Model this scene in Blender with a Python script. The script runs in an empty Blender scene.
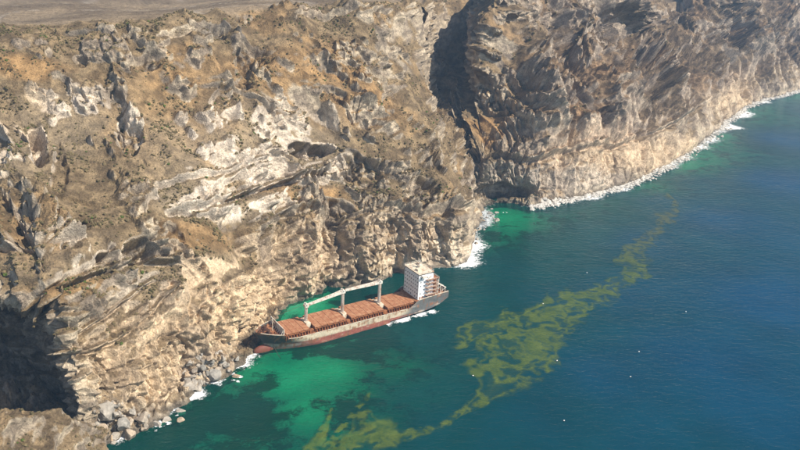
import bpy, bmesh, math, random
import numpy as np
from mathutils import Vector, Matrix

random.seed(7)
RNG = np.random.default_rng(11)
S = bpy.context.scene
C = bpy.context.collection
RAD = math.radians

# ------------------------------------------------------------------ camera, sky, sun, exposure
CAM_H, PITCH, FPX = 239.0, RAD(19.6), 800.0      # focal length in pixels of the 800 wide photograph
cam_d = bpy.data.cameras.new('camera'); cam = bpy.data.objects.new('camera', cam_d); C.objects.link(cam)
cam.location = (0, 0, CAM_H); cam.rotation_euler = (math.pi/2 - PITCH, 0, 0)
cam_d.sensor_width = 36; cam_d.lens = 36*FPX/800; cam_d.clip_start = 1; cam_d.clip_end = 60000
S.camera = cam
SUN_DIR = Vector((0.90, -0.43, 0)).normalized(); SUN_EL = RAD(44)
world = bpy.data.worlds.new('World'); S.world = world; world.use_nodes = True
wn = world.node_tree; bg = wn.nodes['Background']
sky = wn.nodes.new('ShaderNodeTexSky'); sky.sky_type = 'NISHITA'; sky.sun_disc = False
sky.sun_elevation = SUN_EL; sky.sun_rotation = math.atan2(SUN_DIR.x, SUN_DIR.y)
sky.air_density = 1.0; sky.dust_density = 1.0
wn.links.new(sky.outputs[0], bg.inputs[0]); bg.inputs[1].default_value = 0.095
sd = bpy.data.lights.new('sun', 'SUN'); sun = bpy.data.objects.new('sun', sd); C.objects.link(sun)
sd.energy = 4.9; sd.angle = RAD(0.5); sd.color = (1.0, 0.93, 0.82)
tosun = Vector((SUN_DIR.x*math.cos(SUN_EL), SUN_DIR.y*math.cos(SUN_EL), math.sin(SUN_EL)))
sun.rotation_euler = tosun.to_track_quat('Z', 'Y').to_euler()
S.view_settings.view_transform = 'Standard'; S.view_settings.look = 'None'
S.view_settings.exposure = 0.55; S.view_settings.gamma = 1.0; S.view_settings.use_curve_mapping = False

# ------------------------------------------------------------------ maths helpers
def unproj(px, py, z):
    a = (np.asarray(px, float)-400)/FPX; b = (225-np.asarray(py, float))/FPX
    dy = math.cos(PITCH)+b*math.sin(PITCH); dz = -math.sin(PITCH)+b*math.cos(PITCH)
    t = (np.asarray(z, float)-CAM_H)/dz
    return np.stack([a*t, dy*t, np.asarray(z, float)+0*t], -1)
def proj(P):
    z = P[..., 2]-CAM_H
    d = P[..., 1]*math.cos(PITCH)-z*math.sin(PITCH); u = P[..., 1]*math.sin(PITCH)+z*math.cos(PITCH)
    d = np.maximum(d, 1.0)
    return 400+FPX*P[..., 0]/d, 225-FPX*u/d
def sstep(a, b, x):
    t = np.clip((x-a)/(b-a), 0, 1); return t*t*(3-2*t)
_perm = RNG.permutation(256).astype(np.int32); _perm = np.concatenate([_perm, _perm, _perm])
_g = RNG.normal(size=(256, 3)); _g = (_g/np.linalg.norm(_g, axis=1)[:, None]).astype(np.float32)
def perlin(x, y, z):
    x = np.asarray(x, np.float32); y = np.asarray(y, np.float32); z = np.asarray(z, np.float32)
    xi = np.floor(x); yi = np.floor(y); zi = np.floor(z)
    fx = x-xi; fy = y-yi; fz = z-zi
    xi = xi.astype(np.int32) & 255; yi = yi.astype(np.int32) & 255; zi = zi.astype(np.int32) & 255
    u = fx*fx*fx*(fx*(fx*6-15)+10); v = fy*fy*fy*(fy*(fy*6-15)+10); w = fz*fz*fz*(fz*(fz*6-15)+10)
    def g(dx, dy, dz):
        h = _perm[_perm[_perm[xi+dx]+yi+dy]+zi+dz] & 255
        q = _g[h]
        return q[..., 0]*(fx-dx)+q[..., 1]*(fy-dy)+q[..., 2]*(fz-dz)
    a = g(0,0,0); a += u*(g(1,0,0)-a); b = g(0,1,0); b += u*(g(1,1,0)-b); a += v*(b-a)
    c = g(0,0,1); c += u*(g(1,0,1)-c); d = g(0,1,1); d += u*(g(1,1,1)-d); c += v*(d-c)
    return (a+w*(c-a))*1.6
def pchip(x, Y, xq):
    """monotone cubic through Y (K, ...) at x (K,), sampled at xq"""
    h = np.diff(x); sh = (-1,)+(1,)*(Y.ndim-1); hh = h.reshape(sh)
    d = np.diff(Y, axis=0)/hh
    m = np.zeros_like(Y); m[0] = d[0]; m[-1] = d[-1]
    a = d[:-1]; b = d[1:]; same = a*b > 0
    w1 = (2*hh[1:]+hh[:-1]); w2 = (hh[1:]+2*hh[:-1])
    with np.errstate(all='ignore'):
        hm = (w1+w2)/(w1/a+w2/b)
    m[1:-1] = np.where(same, hm, 0)
    i = np.clip(np.searchsorted(x, xq, side='right')-1, 0, len(x)-2)
    t = ((xq-x[i])/h[i]).reshape(sh); H_ = h[i].reshape(sh)
    return ((1+2*t)*(1-t)**2*Y[i]+t*(1-t)**2*H_*m[i]+t*t*(3-2*t)*Y[i+1]+t*t*(t-1)*H_*m[i+1])

# ------------------------------------------------------------------ material helpers
class NT:
    def __init__(s, name):
        s.m = bpy.data.materials.new(name); s.m.use_nodes = True; s.t = s.m.node_tree
        s.b = s.t.nodes['Principled BSDF']; s.out = s.t.nodes['Material Output']
    def n(s, ty, **kw):
        o = s.t.nodes.new(ty)
        for k, v in kw.items(): setattr(o, k, v)
        return o
    def l(s, a, b): s.t.links.new(a, b)
    def noise(s, scale, detail=4, rough=.55, coord='Object', dist=0, vscale=None):
        tc = s.n('ShaderNodeTexCoord'); src = tc.outputs[coord]
        if vscale:
            mp = s.n('ShaderNodeMapping'); mp.inputs['Scale'].default_value = vscale; s.l(src, mp.inputs[0]); src = mp.outputs[0]
        o = s.n('ShaderNodeTexNoise'); o.inputs['Scale'].default_value = scale; o.inputs['Detail'].default_value = detail
        o.inputs['Roughness'].default_value = rough; o.inputs['Distortion'].default_value = dist
        s.l(src, o.inputs['Vector']); return o.outputs[0]
    def ramp(s, fac, stops, interp='LINEAR'):
        o = s.n('ShaderNodeValToRGB'); o.color_ramp.interpolation = interp; e = o.color_ramp.elements
        while len(e) < len(stops): e.new(.5)
        for q, (p, c) in zip(e, stops):
            q.position = p; q.color = (c, c, c, 1) if not isinstance(c, tuple) else (*c, 1)
        s.l(fac, o.inputs[0]); return o.outputs[0]
    def mix(s, fac, a, b, blend='MIX'):
        o = s.n('ShaderNodeMix', data_type='RGBA', blend_type=blend)
        for v, i in ((fac, 0), (a, 6), (b, 7)):
            if isinstance(v, (int, float)): o.inputs[i].default_value = v
            elif isinstance(v, tuple): o.inputs[i].default_value = (*v, 1)
            else: s.l(v, o.inputs[i])
        return o.outputs[2]
    def math(s, op, a, b=0.0):
        o = s.n('ShaderNodeMath', operation=op)
        for v, i in ((a, 0), (b, 1)):
            if isinstance(v, (int, float)): o.inputs[i].default_value = v
            else: s.l(v, o.inputs[i])
        return o.outputs[0]
    def attr(s, name, out='Color'):
        o = s.n('ShaderNodeAttribute', attribute_name=name); return o.outputs[out]
    def bump(s, h, strength=.5, dist=.3, normal=None):
        o = s.n('ShaderNodeBump'); o.inputs['Strength'].default_value = strength; o.inputs['Distance'].default_value = dist
        s.l(h, o.inputs['Height'])
        if normal: s.l(normal, o.inputs['Normal'])
        return o.outputs[0]
    def base(s, col, rough=.9):
        if isinstance(col, tuple): s.b.inputs['Base Color'].default_value = (*col, 1)
        else: s.l(col, s.b.inputs['Base Color'])
        s.b.inputs['Roughness'].default_value = rough
        s.b.inputs['Specular IOR Level'].default_value = .25
        return s

def mat_cliff():
    m = NT('cliff_rock')
    n1 = m.noise(.9, 5, .7); n2 = m.noise(.22, 4, .6)
    f = m.ramp(n1, [(.25, .5), (.75, 1.5)]); g = m.ramp(n2, [(.3, .72), (.7, 1.25)])
    c = m.mix(1.0, m.attr('Col'), f, 'MULTIPLY'); c = m.mix(1.0, c, g, 'MULTIPLY')
    m.base(c, .95); m.b.inputs['Specular IOR Level'].default_value = .1
    m.l(m.bump(n1, 1.0, 1.1, m.bump(n2, .8, 2.2)), m.b.inputs['Normal']); return m.m
def mat_boulder():
    m = NT('boulder_rock')
    n1 = m.noise(.9, 6, .65); n2 = m.noise(3.0, 5, .65)
    c = m.ramp(n1, [(.25, (.17, .15, .13)), (.5, (.36, .32, .27)), (.75, (.5, .44, .36))])
    c = m.mix(.7, c, m.ramp(n2, [(.3, .6), (.7, 1.3)]), 'MULTIPLY')
    inf = m.n('ShaderNodeObjectInfo')
    c = m.mix(1.0, c, m.ramp(inf.outputs['Random'], [(0, (.75, .78, .8)), (.6, (1, .98, .95)), (1, (1.1, .9, .68))]), 'MULTIPLY')
    m.base(c, .9); m.l(m.bump(n2, .8, .35), m.b.inputs['Normal']); return m.m
def mat_simple(name, col, rough=.85, var=.35, scale=1.2):
    m = NT(name); n = m.noise(scale, 5, .6)
    m.base(m.mix(1.0, col, m.ramp(n, [(.25, 1-var), (.75, 1+var)]), 'MULTIPLY'), rough); return m.m
def mat_paint(name, paint, rust, lo, hi, streak=True, rough=.6, scale=.5):
    """weathered paint over rust: rust shows where the noise runs above lo..hi"""
    m = NT(name)
    n = m.noise(scale, 6, .68, vscale=(1, 1, .35) if streak else (1, 1, 1))
    n2 = m.noise(2.4, 4, .6)
    r = m.mix(1.0, rust, m.ramp(n2, [(.25, .5), (.75, 1.5)]), 'MULTIPLY')
    p = m.mix(1.0, paint, m.ramp(n2, [(.25, .82), (.75, 1.12)]), 'MULTIPLY')
    m.base(m.mix(m.ramp(n, [(lo, 0.0), (hi, 1.0)]), p, r), rough); return m.m
RUST = (.30, .115, .045); DRUST = (.14, .055, .028)
M = {}
M['cliff'] = mat_cliff(); M['boulder'] = mat_boulder()
M['white'] = mat_paint('weathered_white_paint', (.66, .61, .52), RUST, .50, .70)
M['cream'] = mat_paint('weathered_cream_paint', (.62, .55, .42), RUST, .50, .66)
M['house'] = mat_paint('white_superstructure_paint', (.80, .80, .78), (.42, .22, .12), .60, .74)
M['deck'] = mat_paint('rusted_deck_plate', (.25, .10, .045), (.40, .20, .10), .48, .66, streak=False, rough=.85)
M['hatch'] = mat_paint('rusted_hatch_plate', (.30, .125, .06), (.44, .24, .13), .45, .68, streak=False, rough=.85, scale=.35)
M['dark'] = mat_paint('dark_rust', (.07, .04, .03), DRUST, .45, .6)
M['rust'] = mat_paint('bare_rust', RUST, DRUST, .48, .62)
M['glass'] = mat_simple('dirty_window_glass', (.03, .035, .045), .25, .3)
M['redpaint'] = mat_paint('faded_red_paint', (.17, .05, .036), DRUST, .42, .62)
M['bluegrey'] = mat_paint('blue_grey_paint', (.22, .26, .30), RUST, .5, .62)
M['rope'] = mat_simple('tarred_rope', (.05, .045, .04), .9, .2)
M['float'] = mat_simple('white_float_plastic', (.85, .85, .83), .4, .08)

def tag(o, label=None, cat=None, group=None, kind=None):
    if label: o['label'] = label
    if cat: o['category'] = cat
    if group: o['group'] = group
    if kind: o['kind'] = kind
    return o
def np_mesh(name, V, F, mat, cols=None, attrs=None, smooth=False):
    me = bpy.data.meshes.new(name)
    V = np.ascontiguousarray(V, np.float32); F = np.ascontiguousarray(F, np.int32)
    k = F.shape[1]
    me.vertices.add(len(V)); me.vertices.foreach_set('co', V.ravel())
    me.loops.add(F.size); me.loops.foreach_set('vertex_index', F.ravel())
    me.polygons.add(len(F)); me.polygons.foreach_set('loop_start', np.arange(0, F.size, k, dtype=np.int32))
    me.polygons.foreach_set('loop_total', np.full(len(F), k, np.int32))
    me.polygons.foreach_set('use_smooth', np.full(len(F), smooth, bool))
    me.update(calc_edges=True)
    if cols is not None:
        a = me.color_attributes.new('Col', 'FLOAT_COLOR', 'POINT')
        a.data.foreach_set('color', np.c_[cols, np.ones(len(cols))].astype(np.float32).ravel())
    for nm, v in (attrs or {}).items():
        a = me.attributes.new(nm, 'FLOAT', 'POINT'); a.data.foreach_set('value', np.asarray(v, np.float32))
    me.materials.append(mat)
    o = bpy.data.objects.new(name, me); C.objects.link(o); return o
def grid_faces(nr, nc):
    i = np.arange(nr-1)[:, None]*nc+np.arange(nc-1)[None, :]
    return np.stack([i, i+1, i+1+nc, i+nc], -1).reshape(-1, 4)

# ------------------------------------------------------------------ cliffs
# every station runs from the sea up to the rim: photo pixel and height of
# waterline, foot, cliff face, brow, slope, rim
def st(W, F, L1, L1b, L2, L3, R):
    pts = [unproj(*W, 0)]
    l1 = unproj(*L1); l2 = unproj(*L2)
    pts.append(unproj(*F) if F else pts[0]*.86+l1*.14+np.array([0, 0, 1.0]))
    pts.append(l1); pts.append(unproj(*L1b) if L1b else (l1+l2)/2)
    pts.append(l2); pts.append(unproj(*L3)); pts.append(unproj(*R))
    return np.array(pts)
A_ST = [
 st((-330,600), None, (-340,500,30), None, (-360,340,72), (-400,170,122), (-470,52,181)),
 st((-150,470), (-150,420,8), (-150,375,12), (-140,318,40), (-150,286,74), (-190,155,122), (-240,42,182)),
 st((-70,450), (-70,405,4), (-70,348,10), (-70,300,34), (-75,282,75), (-100,150,123), (-140,37,182)),
 st((5,446), (5,400,3), (5,352,8), (3,300,34), (0,281,76), (-20,148,124), (-60,33,182)),
 st((58,446), (57,408,4), (55,366,14), (50,312,42), (46,293,76), (12,145,124), (-28,31,182)),
 st((86,452), None, (74,372,40), (67,325,60), (60,282,78), (28,144,125), (-12,30,182)),
 st((104,445), (98,432,4), (92,362,40), None, (78,268,79), (48,140,125), (8,29,182)),
 st((140,431), (130,418,4), (122,355,35), None, (102,252,80), (85,130,127), (60,26,183)),
 st((187,400), (178,386,4), (173,333,32), None, (158,240,76), (140,130,125), (120,23,184)),
 st((238,366), (226,356,4), (228,312,30), None, (213,226,75), (195,120,125), (180,19,184)),
 st((262,336), (252,326,3), (252,292,28), None, (243,210,72), (235,110,125), (230,14,185)),
 st((290,305), None, (286,236,44), None, (283,188,70), (275,100,128), (270,9,186)),
 st((340,289), None, (340,222,45), None, (335,182,68), (320,95,124), (312,6,186)),
 st((390,277), None, (390,216,45), None, (385,177,68), (370,90,125), (350,5,186)),
 st((435,269), None, (432,224,35), None, (424,176,62), (400,90,117), (380,5,182)),
 st((464,262), None, (455,216,37), None, (443,168,63), (416,90,108), (405,5,178)),
 st((473,240), None, (467,206,30), None, (452,158,57), (424,84,101), (420,4,175)),
 st((484,211), None, (472,178,26), None, (458,126,58), (434,74,93), (438,1,168)),
]
_under = A_ST[-2].copy(); _under[:, 2] -= 9          # runs on below the headland so that the ravine closes
B_ST = [
 _under, A_ST[-1],
 st((490,205), None, (480,172,32), None, (469,116,68), (464,54,108), (482,-10,177)),
 st((503,203), None, (490,162,38), None, (477,103,82), (482,38,146), (510,-14,194)),
 st((532,206), None, (528,155,42), None, (527,102,86), (533,50,128), (545,-15,189)),
 st((575,197), None, (570,152,38), None, (568,100,82), (568,50,121), (580,-14,187)),
 st((620,186), None, (614,148,34), None, (600,96,80), (594,46,123), (602,-11,181)),
 st((665,166), None, (658,128,36), None, (640,86,76), (626,40,116), (638,-6,169)),
 st((715,131), None, (704,100,35), None, (685,65,75), (668,30,112), (668,5,143)),
 st((745,107), None, (735,80,35), None, (722,48,79), (710,16,124), (712,-8,158)),
 st((800,90), None, (790,65,35), None, (775,38,75), (765,10,116), (768,-15,154)),
 st((900,62), None, (885,45,32), None, (865,22,75), (852,4,102), (852,-18,133)),
 st((1100,30), None, (1080,15,35), None, (1060,0,70), (1040,-10,92), (1030,-22,116)),
]
# carved or proud shapes on the cliff: pixel centre, half sizes, depth in metres (+ into the cliff), sharpness
CARVE = [
 (318,150,18,8,12,3), (303,148,10,6,7,2), (345,166,14,8,6,2), (322,172,12,8,-5,2), (365,170,18,14,5,2),
 (336,252,11,34,10,2), (300,255,14,36,-6,3), (366,250,9,32,-6,3), (394,246,8,28,6,2), (412,240,7,30,-4,3), (436,248,8,22,5,2),
 (276,258,6,40,7,2), (452,232,7,26,-4,2), (420,196,14,12,7,2), (330,205,24,7,5,2),
 (39,145,9,19,15,3), (60,165,7,20,4,2), (118,112,9,20,3,2), (130,140,10,16,6,2), (80,60,8,5,4,2), (148,62,14,7,5,2),
 (215,33,20,6,6,2), (243,70,8,26,6,2), (225,110,10,20,4,2), (262,52,12,12,4,2), (345,70,14,12,4,2), (372,118,20,10,5,2), (330,100,12,8,4,2), (395,100,10,10,4,2),
 (134,255,13,8,11,3), (69,251,9,5,8,3), (75,222,14,14,4,2), (104,263,9,7,9,3), (35,262,14,12,5,2), (170,245,8,14,4,2), (205,210,20,6,-5,2), (240,190,34,9,4,2),
 (24,225,12,20,6,2), (120,320,14,12,5,2), (175,300,10,22,-4,2), (110,370,10,20,4,2), (210,340,8,18,3,2),
 (510,193,30,8,13,3), (545,178,8,18,5,2), (500,140,22,10,5,2), (640,82,18,24,24,3), (615,96,10,14,-8,2), (655,60,10,14,-6,2),
 (728,34,13,18,24,3), (690,60,10,14,6,2), (560,110,12,14,6,2), (590,70,14,16,6,2), (525,60,12,20,-7,2), (555,40,10,20,6,2), (605,40,10,18,6,2), (785,48,14,12,8,2), (700,95,8,14,-5,2),
 (665,105,8,14,6,2), (635,130,8,12,4,2), (590,140,10,14,-4,2), (610,160,8,14,3,2), (760,66,10,10,5,2),
]
# ledges: pixel polyline of the lip, depth of the step in metres, extent above and below the lip in pixels
LEDGE = [
 ([(165,214),(200,205),(240,194),(272,183),(330,166)], 6, 12, 12), ([(150,188),(200,176),(260,160)], 4, 8, 9),
 ([(40,300),(62,285),(95,270),(135,262),(168,262)], 5, 8, 12), ([(0,245),(40,238),(80,240)], 4, 8, 10),
 ([(278,214),(310,206),(345,212),(380,203),(420,212),(462,205)], 6, 12, 12), ([(350,150),(390,166),(430,180)], 5, 8, 9),
 ([(62,352),(100,345),(130,330),(152,308),(172,286)], 4, 6, 9), ([(80,330),(120,305),(150,280)], 3, 6, 8), ([(90,392),(130,378),(160,352),(180,330)], 3, 6, 8),
 ([(170,34),(205,30),(245,34),(275,48)], 5, 7, 9), ([(40,32),(90,30),(140,34)], 3, 5, 7), ([(290,14),(340,10),(390,9)], 4, 6, 9),
 ([(462,152),(500,150),(530,158),(560,150)], 6, 8, 12), ([(560,150),(610,146),(650,132),(700,102)], 5, 7, 8), ([(490,108),(530,112),(570,98),(610,92)], 5, 6, 7), ([(540,68),(580,62),(640,70),(690,62)], 5, 6, 7), ([(690,30),(740,40),(790,32)], 6, 5, 7),
 ([(200,80),(240,88),(290,112)], 4, 6, 8), ([(20,180),(70,190),(120,205)], 3, 6, 8)]
# spurs with a steep left flank: pixel polyline of the crest, height in metres, width of the steep and of the gentle side in pixels
SPUR = [
 ([(505,-5),(520,40),(536,90),(546,135)], 16, 9, 30), ([(610,5),(645,52),(660,100),(668,128)], 24, 13, 34), ([(725,-5),(743,30),(750,62)], 22, 13, 26), ([(672,12),(692,45),(708,82),(715,105)], 15, 7, 26),
 ([(556,20),(580,68),(600,112),(608,145)], 18, 10, 28), ([(772,10),(796,48),(806,72)], 18, 11, 24), ([(640,-5),(668,28),(684,50)], 12, 8, 20),
 ([(322,60),(345,79),(372,102),(396,122)], 8, 7, 26), ([(276,46),(300,76),(322,100),(340,128)], 7, 6, 24), ([(121,80),(130,112),(136,148)], 4, 6, 24), ([(236,34),(249,76),(264,108)], 8, 7, 22), ([(148,48),(166,74),(180,96)], 6, 6, 18),
 ([(360,40),(392,72),(420,106),(442,140)], 7, 6, 26), ([(44,120),(52,150),(58,175)], 7, 6, 16), ([(195,88),(214,126),(226,150)], 5, 5, 18), ([(420,150),(436,176),(448,200)], 6, 6, 16)]
def loft(stations, ns, rows, s0=0.0):
    K = np.array(stations)                                     # stations, levels, xyz
    W, R = K[:, 0], K[:, -1]
    d = R-W; d[:, 2] = 0; d /= np.linalg.norm(d, axis=1)[:, None]
    sub1 = W-d*9; sub1[:, 2] = -7
    sub2 = W-d*30; sub2[:, 2] = -26
    P1 = R+d*25; P1[:, 2] = R[:, 2]+1.5
    P2 = R+d*230; P2[:, 2] = R[:, 2]*.35+191*.65-8
    P3 = R+d*1200; P3[:, 2] = 188
    P4 = R+d*7000; P4[:, 2] = 196
    K = np.concatenate([sub2[:, None], sub1[:, None], K, P1[:, None], P2[:, None], P3[:, None], P4[:, None]], 1)
    # stations are spaced along the coast by how far apart they lie in the picture
    qx, qy = proj(K[:, 5]); qx2, qy2 = proj(K[:, 8])
    step = .5*np.hypot(np.diff(qx), np.diff(qy))+.5*np.hypot(np.diff(qx2), np.diff(qy2))
    ps = np.concatenate([[0], np.cumsum(step)])
    sq = np.linspace(0, ps[-1], ns)
    G = pchip(ps, K, sq)                                        # ns, L, 3
    lev = [0.0]; 
    tq = []
    L = K.shape[1]
    for k, n in enumerate(rows): tq.append(k+np.arange(n)/n)
    tq = np.concatenate(tq+[np.array([L-1.0])])
    # chord-length parameter averaged over columns keeps the profile smooth in t
    ch = np.linalg.norm(np.diff(G, axis=1), axis=2).mean(0); ch = np.concatenate([[0], np.cumsum(ch)])
    tt = np.interp(tq, np.arange(L), ch)
    P = pchip(ch, np.ascontiguousarray(G.transpose(1, 0, 2)), tt)          # nt, ns, 3
    mid = .5*(G[:, 6]+G[:, 7])
    u = np.concatenate([[0], np.cumsum(np.linalg.norm(np.diff(mid[:, :2], axis=0), axis=1))])+s0
    lvl = np.repeat(tq[:, None], ns, 1)
    U = np.repeat(u[None], len(tq), 0)
    return P, U, lvl, u[-1]
def normals(P):
    a = np.gradient(P, axis=0); b = np.gradient(P, axis=1)
    n = np.cross(b, a); n /= np.linalg.norm(n, axis=-1, keepdims=True)+1e-9
    return n
def blur(P, k):
    for _ in range(k):
        Q = P.copy()
        Q[1:-1] = (P[:-2]+2*P[1:-1]+P[2:])/4; P = Q.copy()
        Q[:, 1:-1] = (P[:, :-2]+2*P[:, 1:-1]+P[:, 2:])/4; P = Q
    return P
def ridge(n): return 1-2*np.abs(n)
def rough_cliff(P, U, lvl, carve, amp=1.0):
    shp = P.shape[:2]
    n = blur(normals(P), 6); n /= np.linalg.norm(n, axis=-1, keepdims=True)
    x, y, z = P[..., 0], P[..., 1], P[..., 2]
    plate = sstep(8.0, 8.45, lvl)                               # 1 on the plateau behind the rim
    subm = 1-sstep(.6, 2.6, lvl)
    face = (1-plate)*(1-.75*subm)
    low = 1-sstep(3.4, 5.2, lvl)                                # the lower cliff
    wx = perlin(x/46, y/46, z/46); wz = perlin(x/38+9, y/38, z/38+4)
    # spurs and gullies slant down towards the right, as the beds of the headland do
    px0, py0 = proj(P); slant = (.6+.5*sstep(60, 300, px0))*(1-.9*low)
    far = sstep(485, 560, px0)
    du = blur(np.gradient(U, axis=1), 4)+.05
    def fade(wl): return sstep(1.6, 4.0, wl/(du*(1+.6*far)))                 # leave out what the mesh is too coarse to carry
    US = U+slant*(z-75); shore = sstep(1.6, 3.6, lvl); rim = 1-sstep(7.3, 7.95, lvl)
    gul = ridge(perlin(US/62+.30*wx, z/240+.25*wz, 3.3+0*z)); gul2 = ridge(perlin(US/23+.45*wx, z/110+.35*wz, 7.7+0*z))
    gulF = ridge(perlin(US/105+.25*wx, z/330+.2*wz, 5.1+0*z)); high = sstep(5.8, 7.0, lvl)*(1-far)
    gul3 = fade(10.5)*ridge(perlin(US/10.5+.5*wx, z/55+.5*wz, 1.7+0*z))
    big = perlin(x/75+4, y/75, z/60); brk = perlin(x/19, y/19, z/15+3)
    rough = perlin(x/34, y/34+8, z/26)
    # bare rock breaks out as ribs along the spurs, and all over the lower cliff
    rib = sstep(.36, .66, .5*gul2+.36*gul3+.7*brk+.5*rough-.02-.24*high)*(1-low)
    out = np.clip(rib*.9+sstep(.1, .45, rough+.1*big)*.25+.8*low, 0, 1)
    disp = face*(.25+.75*shore)*(far*30.0*(gulF-.35)*(1-.6*low)+(1+.2*far)*10.0*(gul-.45)*(1-.55*low)*(.6+.4*sstep(60, 220, px0))+(1+1.6*far)*3.2*(gul2-.4)+far*4.5*(gul3-.3)*(1-low)+6.5*big+3.0*low*(1-.7*far)*(ridge(perlin(U/11+.5*wx, z/75, 1.3+0*z))-.4)+3.4*(rib-.2)*(.5+.5*rim))
    q = P+n*(disp[..., None])
    x, y, z = q[..., 0], q[..., 1], q[..., 2]
    r1 = ridge(perlin(x/13, y/13, z/15)); r2 = ridge(perlin(x/6.3+3, y/6.3, z/8.5))
    r3 = perlin(x/3.1, y/3.1+5, z/3.6)*fade(3.4); r4 = perlin(x/1.5+7, y/1.5, z/1.7)*fade(1.8)
    f1, f2 = fade(13), fade(6.3)
    def plates(v, st_):                                          # angular slabs: flat faces with sharp steps between
        w = v/st_; i = np.floor(w); return (i+sstep(.36, .64, w-i))*st_
    p1 = f1*plates(perlin(x/15+2, y/15, z/24)+.10*r3, .26); p2 = f2*plates(perlin(x/6.5, y/6.5+4, z/10)+.12*r3, .30); p3 = fade(4)*plates(perlin(x/3.4+9, y/3.4, z/4.6), .34)
    slab = 5.6*p1+2.9*p2+1.3*p3
    jag = (.42+.58*(1-low))*f1*2.6*(r1-.3)*(.10+.9*out)+(.35+.65*(1-low))*f2*2.2*(np.maximum(r2, -.3)-.3)*(.04+.96*out)+1.3*r3*(.14+.86*out)+.55*r4*(.35+.65*out)
    cl1 = np.abs(perlin(x/16+5, y/16, z/30+2)); cl2 = np.abs(perlin(x/8+1, y/8+7, z/13))
    jag -= (f1*4.2*(1-sstep(0, .16, cl1))+f2*2.4*(1-sstep(0, .15, cl2)))*sstep(.25, .8, out)          # clefts
    jag += .8*out*np.sign(r3)*np.abs(r3)**.5                                               # blocky faces
    jag = jag+slab*(.55*out+.45*low)
    jag = jag*(.45+.55*shore)*(.35+.65*rim)*(1-.35*far)*(1-.35*high)
    # beds of harder rock stand proud: steps with the height, warped
    sz = (z+5*wx+2.2*r1)/8.5; fr = sz-np.floor(sz)
    beds = (sstep(0, .16, fr)-sstep(.62, 1, fr))
    disp2 = face*(jag+1.6*beds*out*(1-.75*far))+plate*(.9*r1*.5+.35*r3+9.0*perlin(x/170, y/170, 0*x)*sstep(8.6, 9.6, lvl)+1.2*perlin(x/45, y/45, 0*x))
    px, py = proj(P)
    for cx, cy, rx, ry, dep, sh in carve:
        wob = 1+.30*r1+.25*wx
        e = (np.abs((px-cx+.35*rx*brk+.12*rx*r2)/(rx*wob))**2+np.abs((py-cy+.35*ry*rough*1.5+.15*ry*r2)/(ry*wob))**2)
        w = 1-sstep(.45, 1.0 if sh > 2 else 1.5, e)
        disp2 = disp2-(dep+.45*min(dep, 8)*(r2*.7+r3+1.2*p2))*w*face if dep > 0 else disp2-dep*w*face
    for pts, A_, w1, w2 in SPUR:
        ly = [p[1] for p in pts]; lx = [p[0] for p in pts]
        v = px-np.interp(py, ly, lx)+4.5*brk+2.2*wx+1.8*r1+1.2*r2
        w = sstep(ly[0]-10, ly[0]+4, py)*(1-sstep(ly[-1]-14, ly[-1]+6, py))
        prof = np.where(v > 0, np.clip(1-v/w2, 0, 1)**1.3, np.clip(1+v/w1, 0, 1))
        disp2 = disp2+A_*(.5+.3*far)*(1+.6*rough+.3*r2)*(prof-.25*np.clip(1-np.abs(v+w1*1.6)/(w1*1.6), 0, 1))*w*face
    for pts, dep, up, dn in LEDGE:
        lx = [p[0] for p in pts]; ly = [p[1] for p in pts]
        v = (py-np.interp(px, lx, ly)+2.5*wx+1.6*r1)
        w = sstep(lx[0]-8, lx[0]+6, px)*(1-sstep(lx[-1]-6, lx[-1]+8, px))
        prof = -.55*sstep(-up, -1, v)*(1-sstep(-1, 1, v))+.6*sstep(-1, 1, v)*(1-sstep(2, 4, v))-1.0*sstep(2, 4.5, v)*(1-sstep(dn*.5, dn, v))
        disp2 = disp2+dep*prof*w*face*(.6+.5*big+.3*r1)
    Q = q+n*(disp2[..., None]*amp)
    return Q, dict(out=out, face=face, plate=plate, low=low, wx=wx, r1=r1, r2=r2, r3=r3, px=px, py=py, big=big)
# colour zones of the rock itself: pixel centre, half sizes, weight
Z_PALE = [(240,150,110,52,.9), (215,205,74,17,1.0), (70,120,70,34,.7), (20,140,40,40,.6), (150,285,50,36,.35), (310,165,40,14,.7), (60,255,60,28,.4), (560,178,70,18,.35), (440,262,50,22,.4), (205,280,34,30,.4)]
Z_PEACH = [(220,300,75,62,1.0), (140,350,60,55,.75), (300,255,60,34,.55), (620,155,80,22,.8), (730,95,26,24,.7), (400,240,60,30,.35), (20,110,30,30,.7), (190,335,30,26,.6)]
Z_ORANGE = [(300,70,80,30,.6), (340,95,60,30,.5), (170,115,80,60,.3), (195,240,40,18,.6), (300,195,44,14,.8), (495,128,30,14,.9), (560,90,60,40,.35), (30,70,40,12,.8), (65,290,34,12,.6), (90,285,24,10,.5)]
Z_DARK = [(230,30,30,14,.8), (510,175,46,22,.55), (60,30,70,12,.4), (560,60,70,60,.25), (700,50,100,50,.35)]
def zone(zs, I, jit):
    w = np.zeros_like(I['px'])
    for cx, cy, rx, ry, a in zs:
        e = ((I['px']-cx)/rx)**2+((I['py']-cy)/ry)**2
        w = np.maximum(w, a*np.clip(1.35-e+.55*jit, 0, 1))
    return np.clip(w, 0, 1)[..., None]
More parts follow.
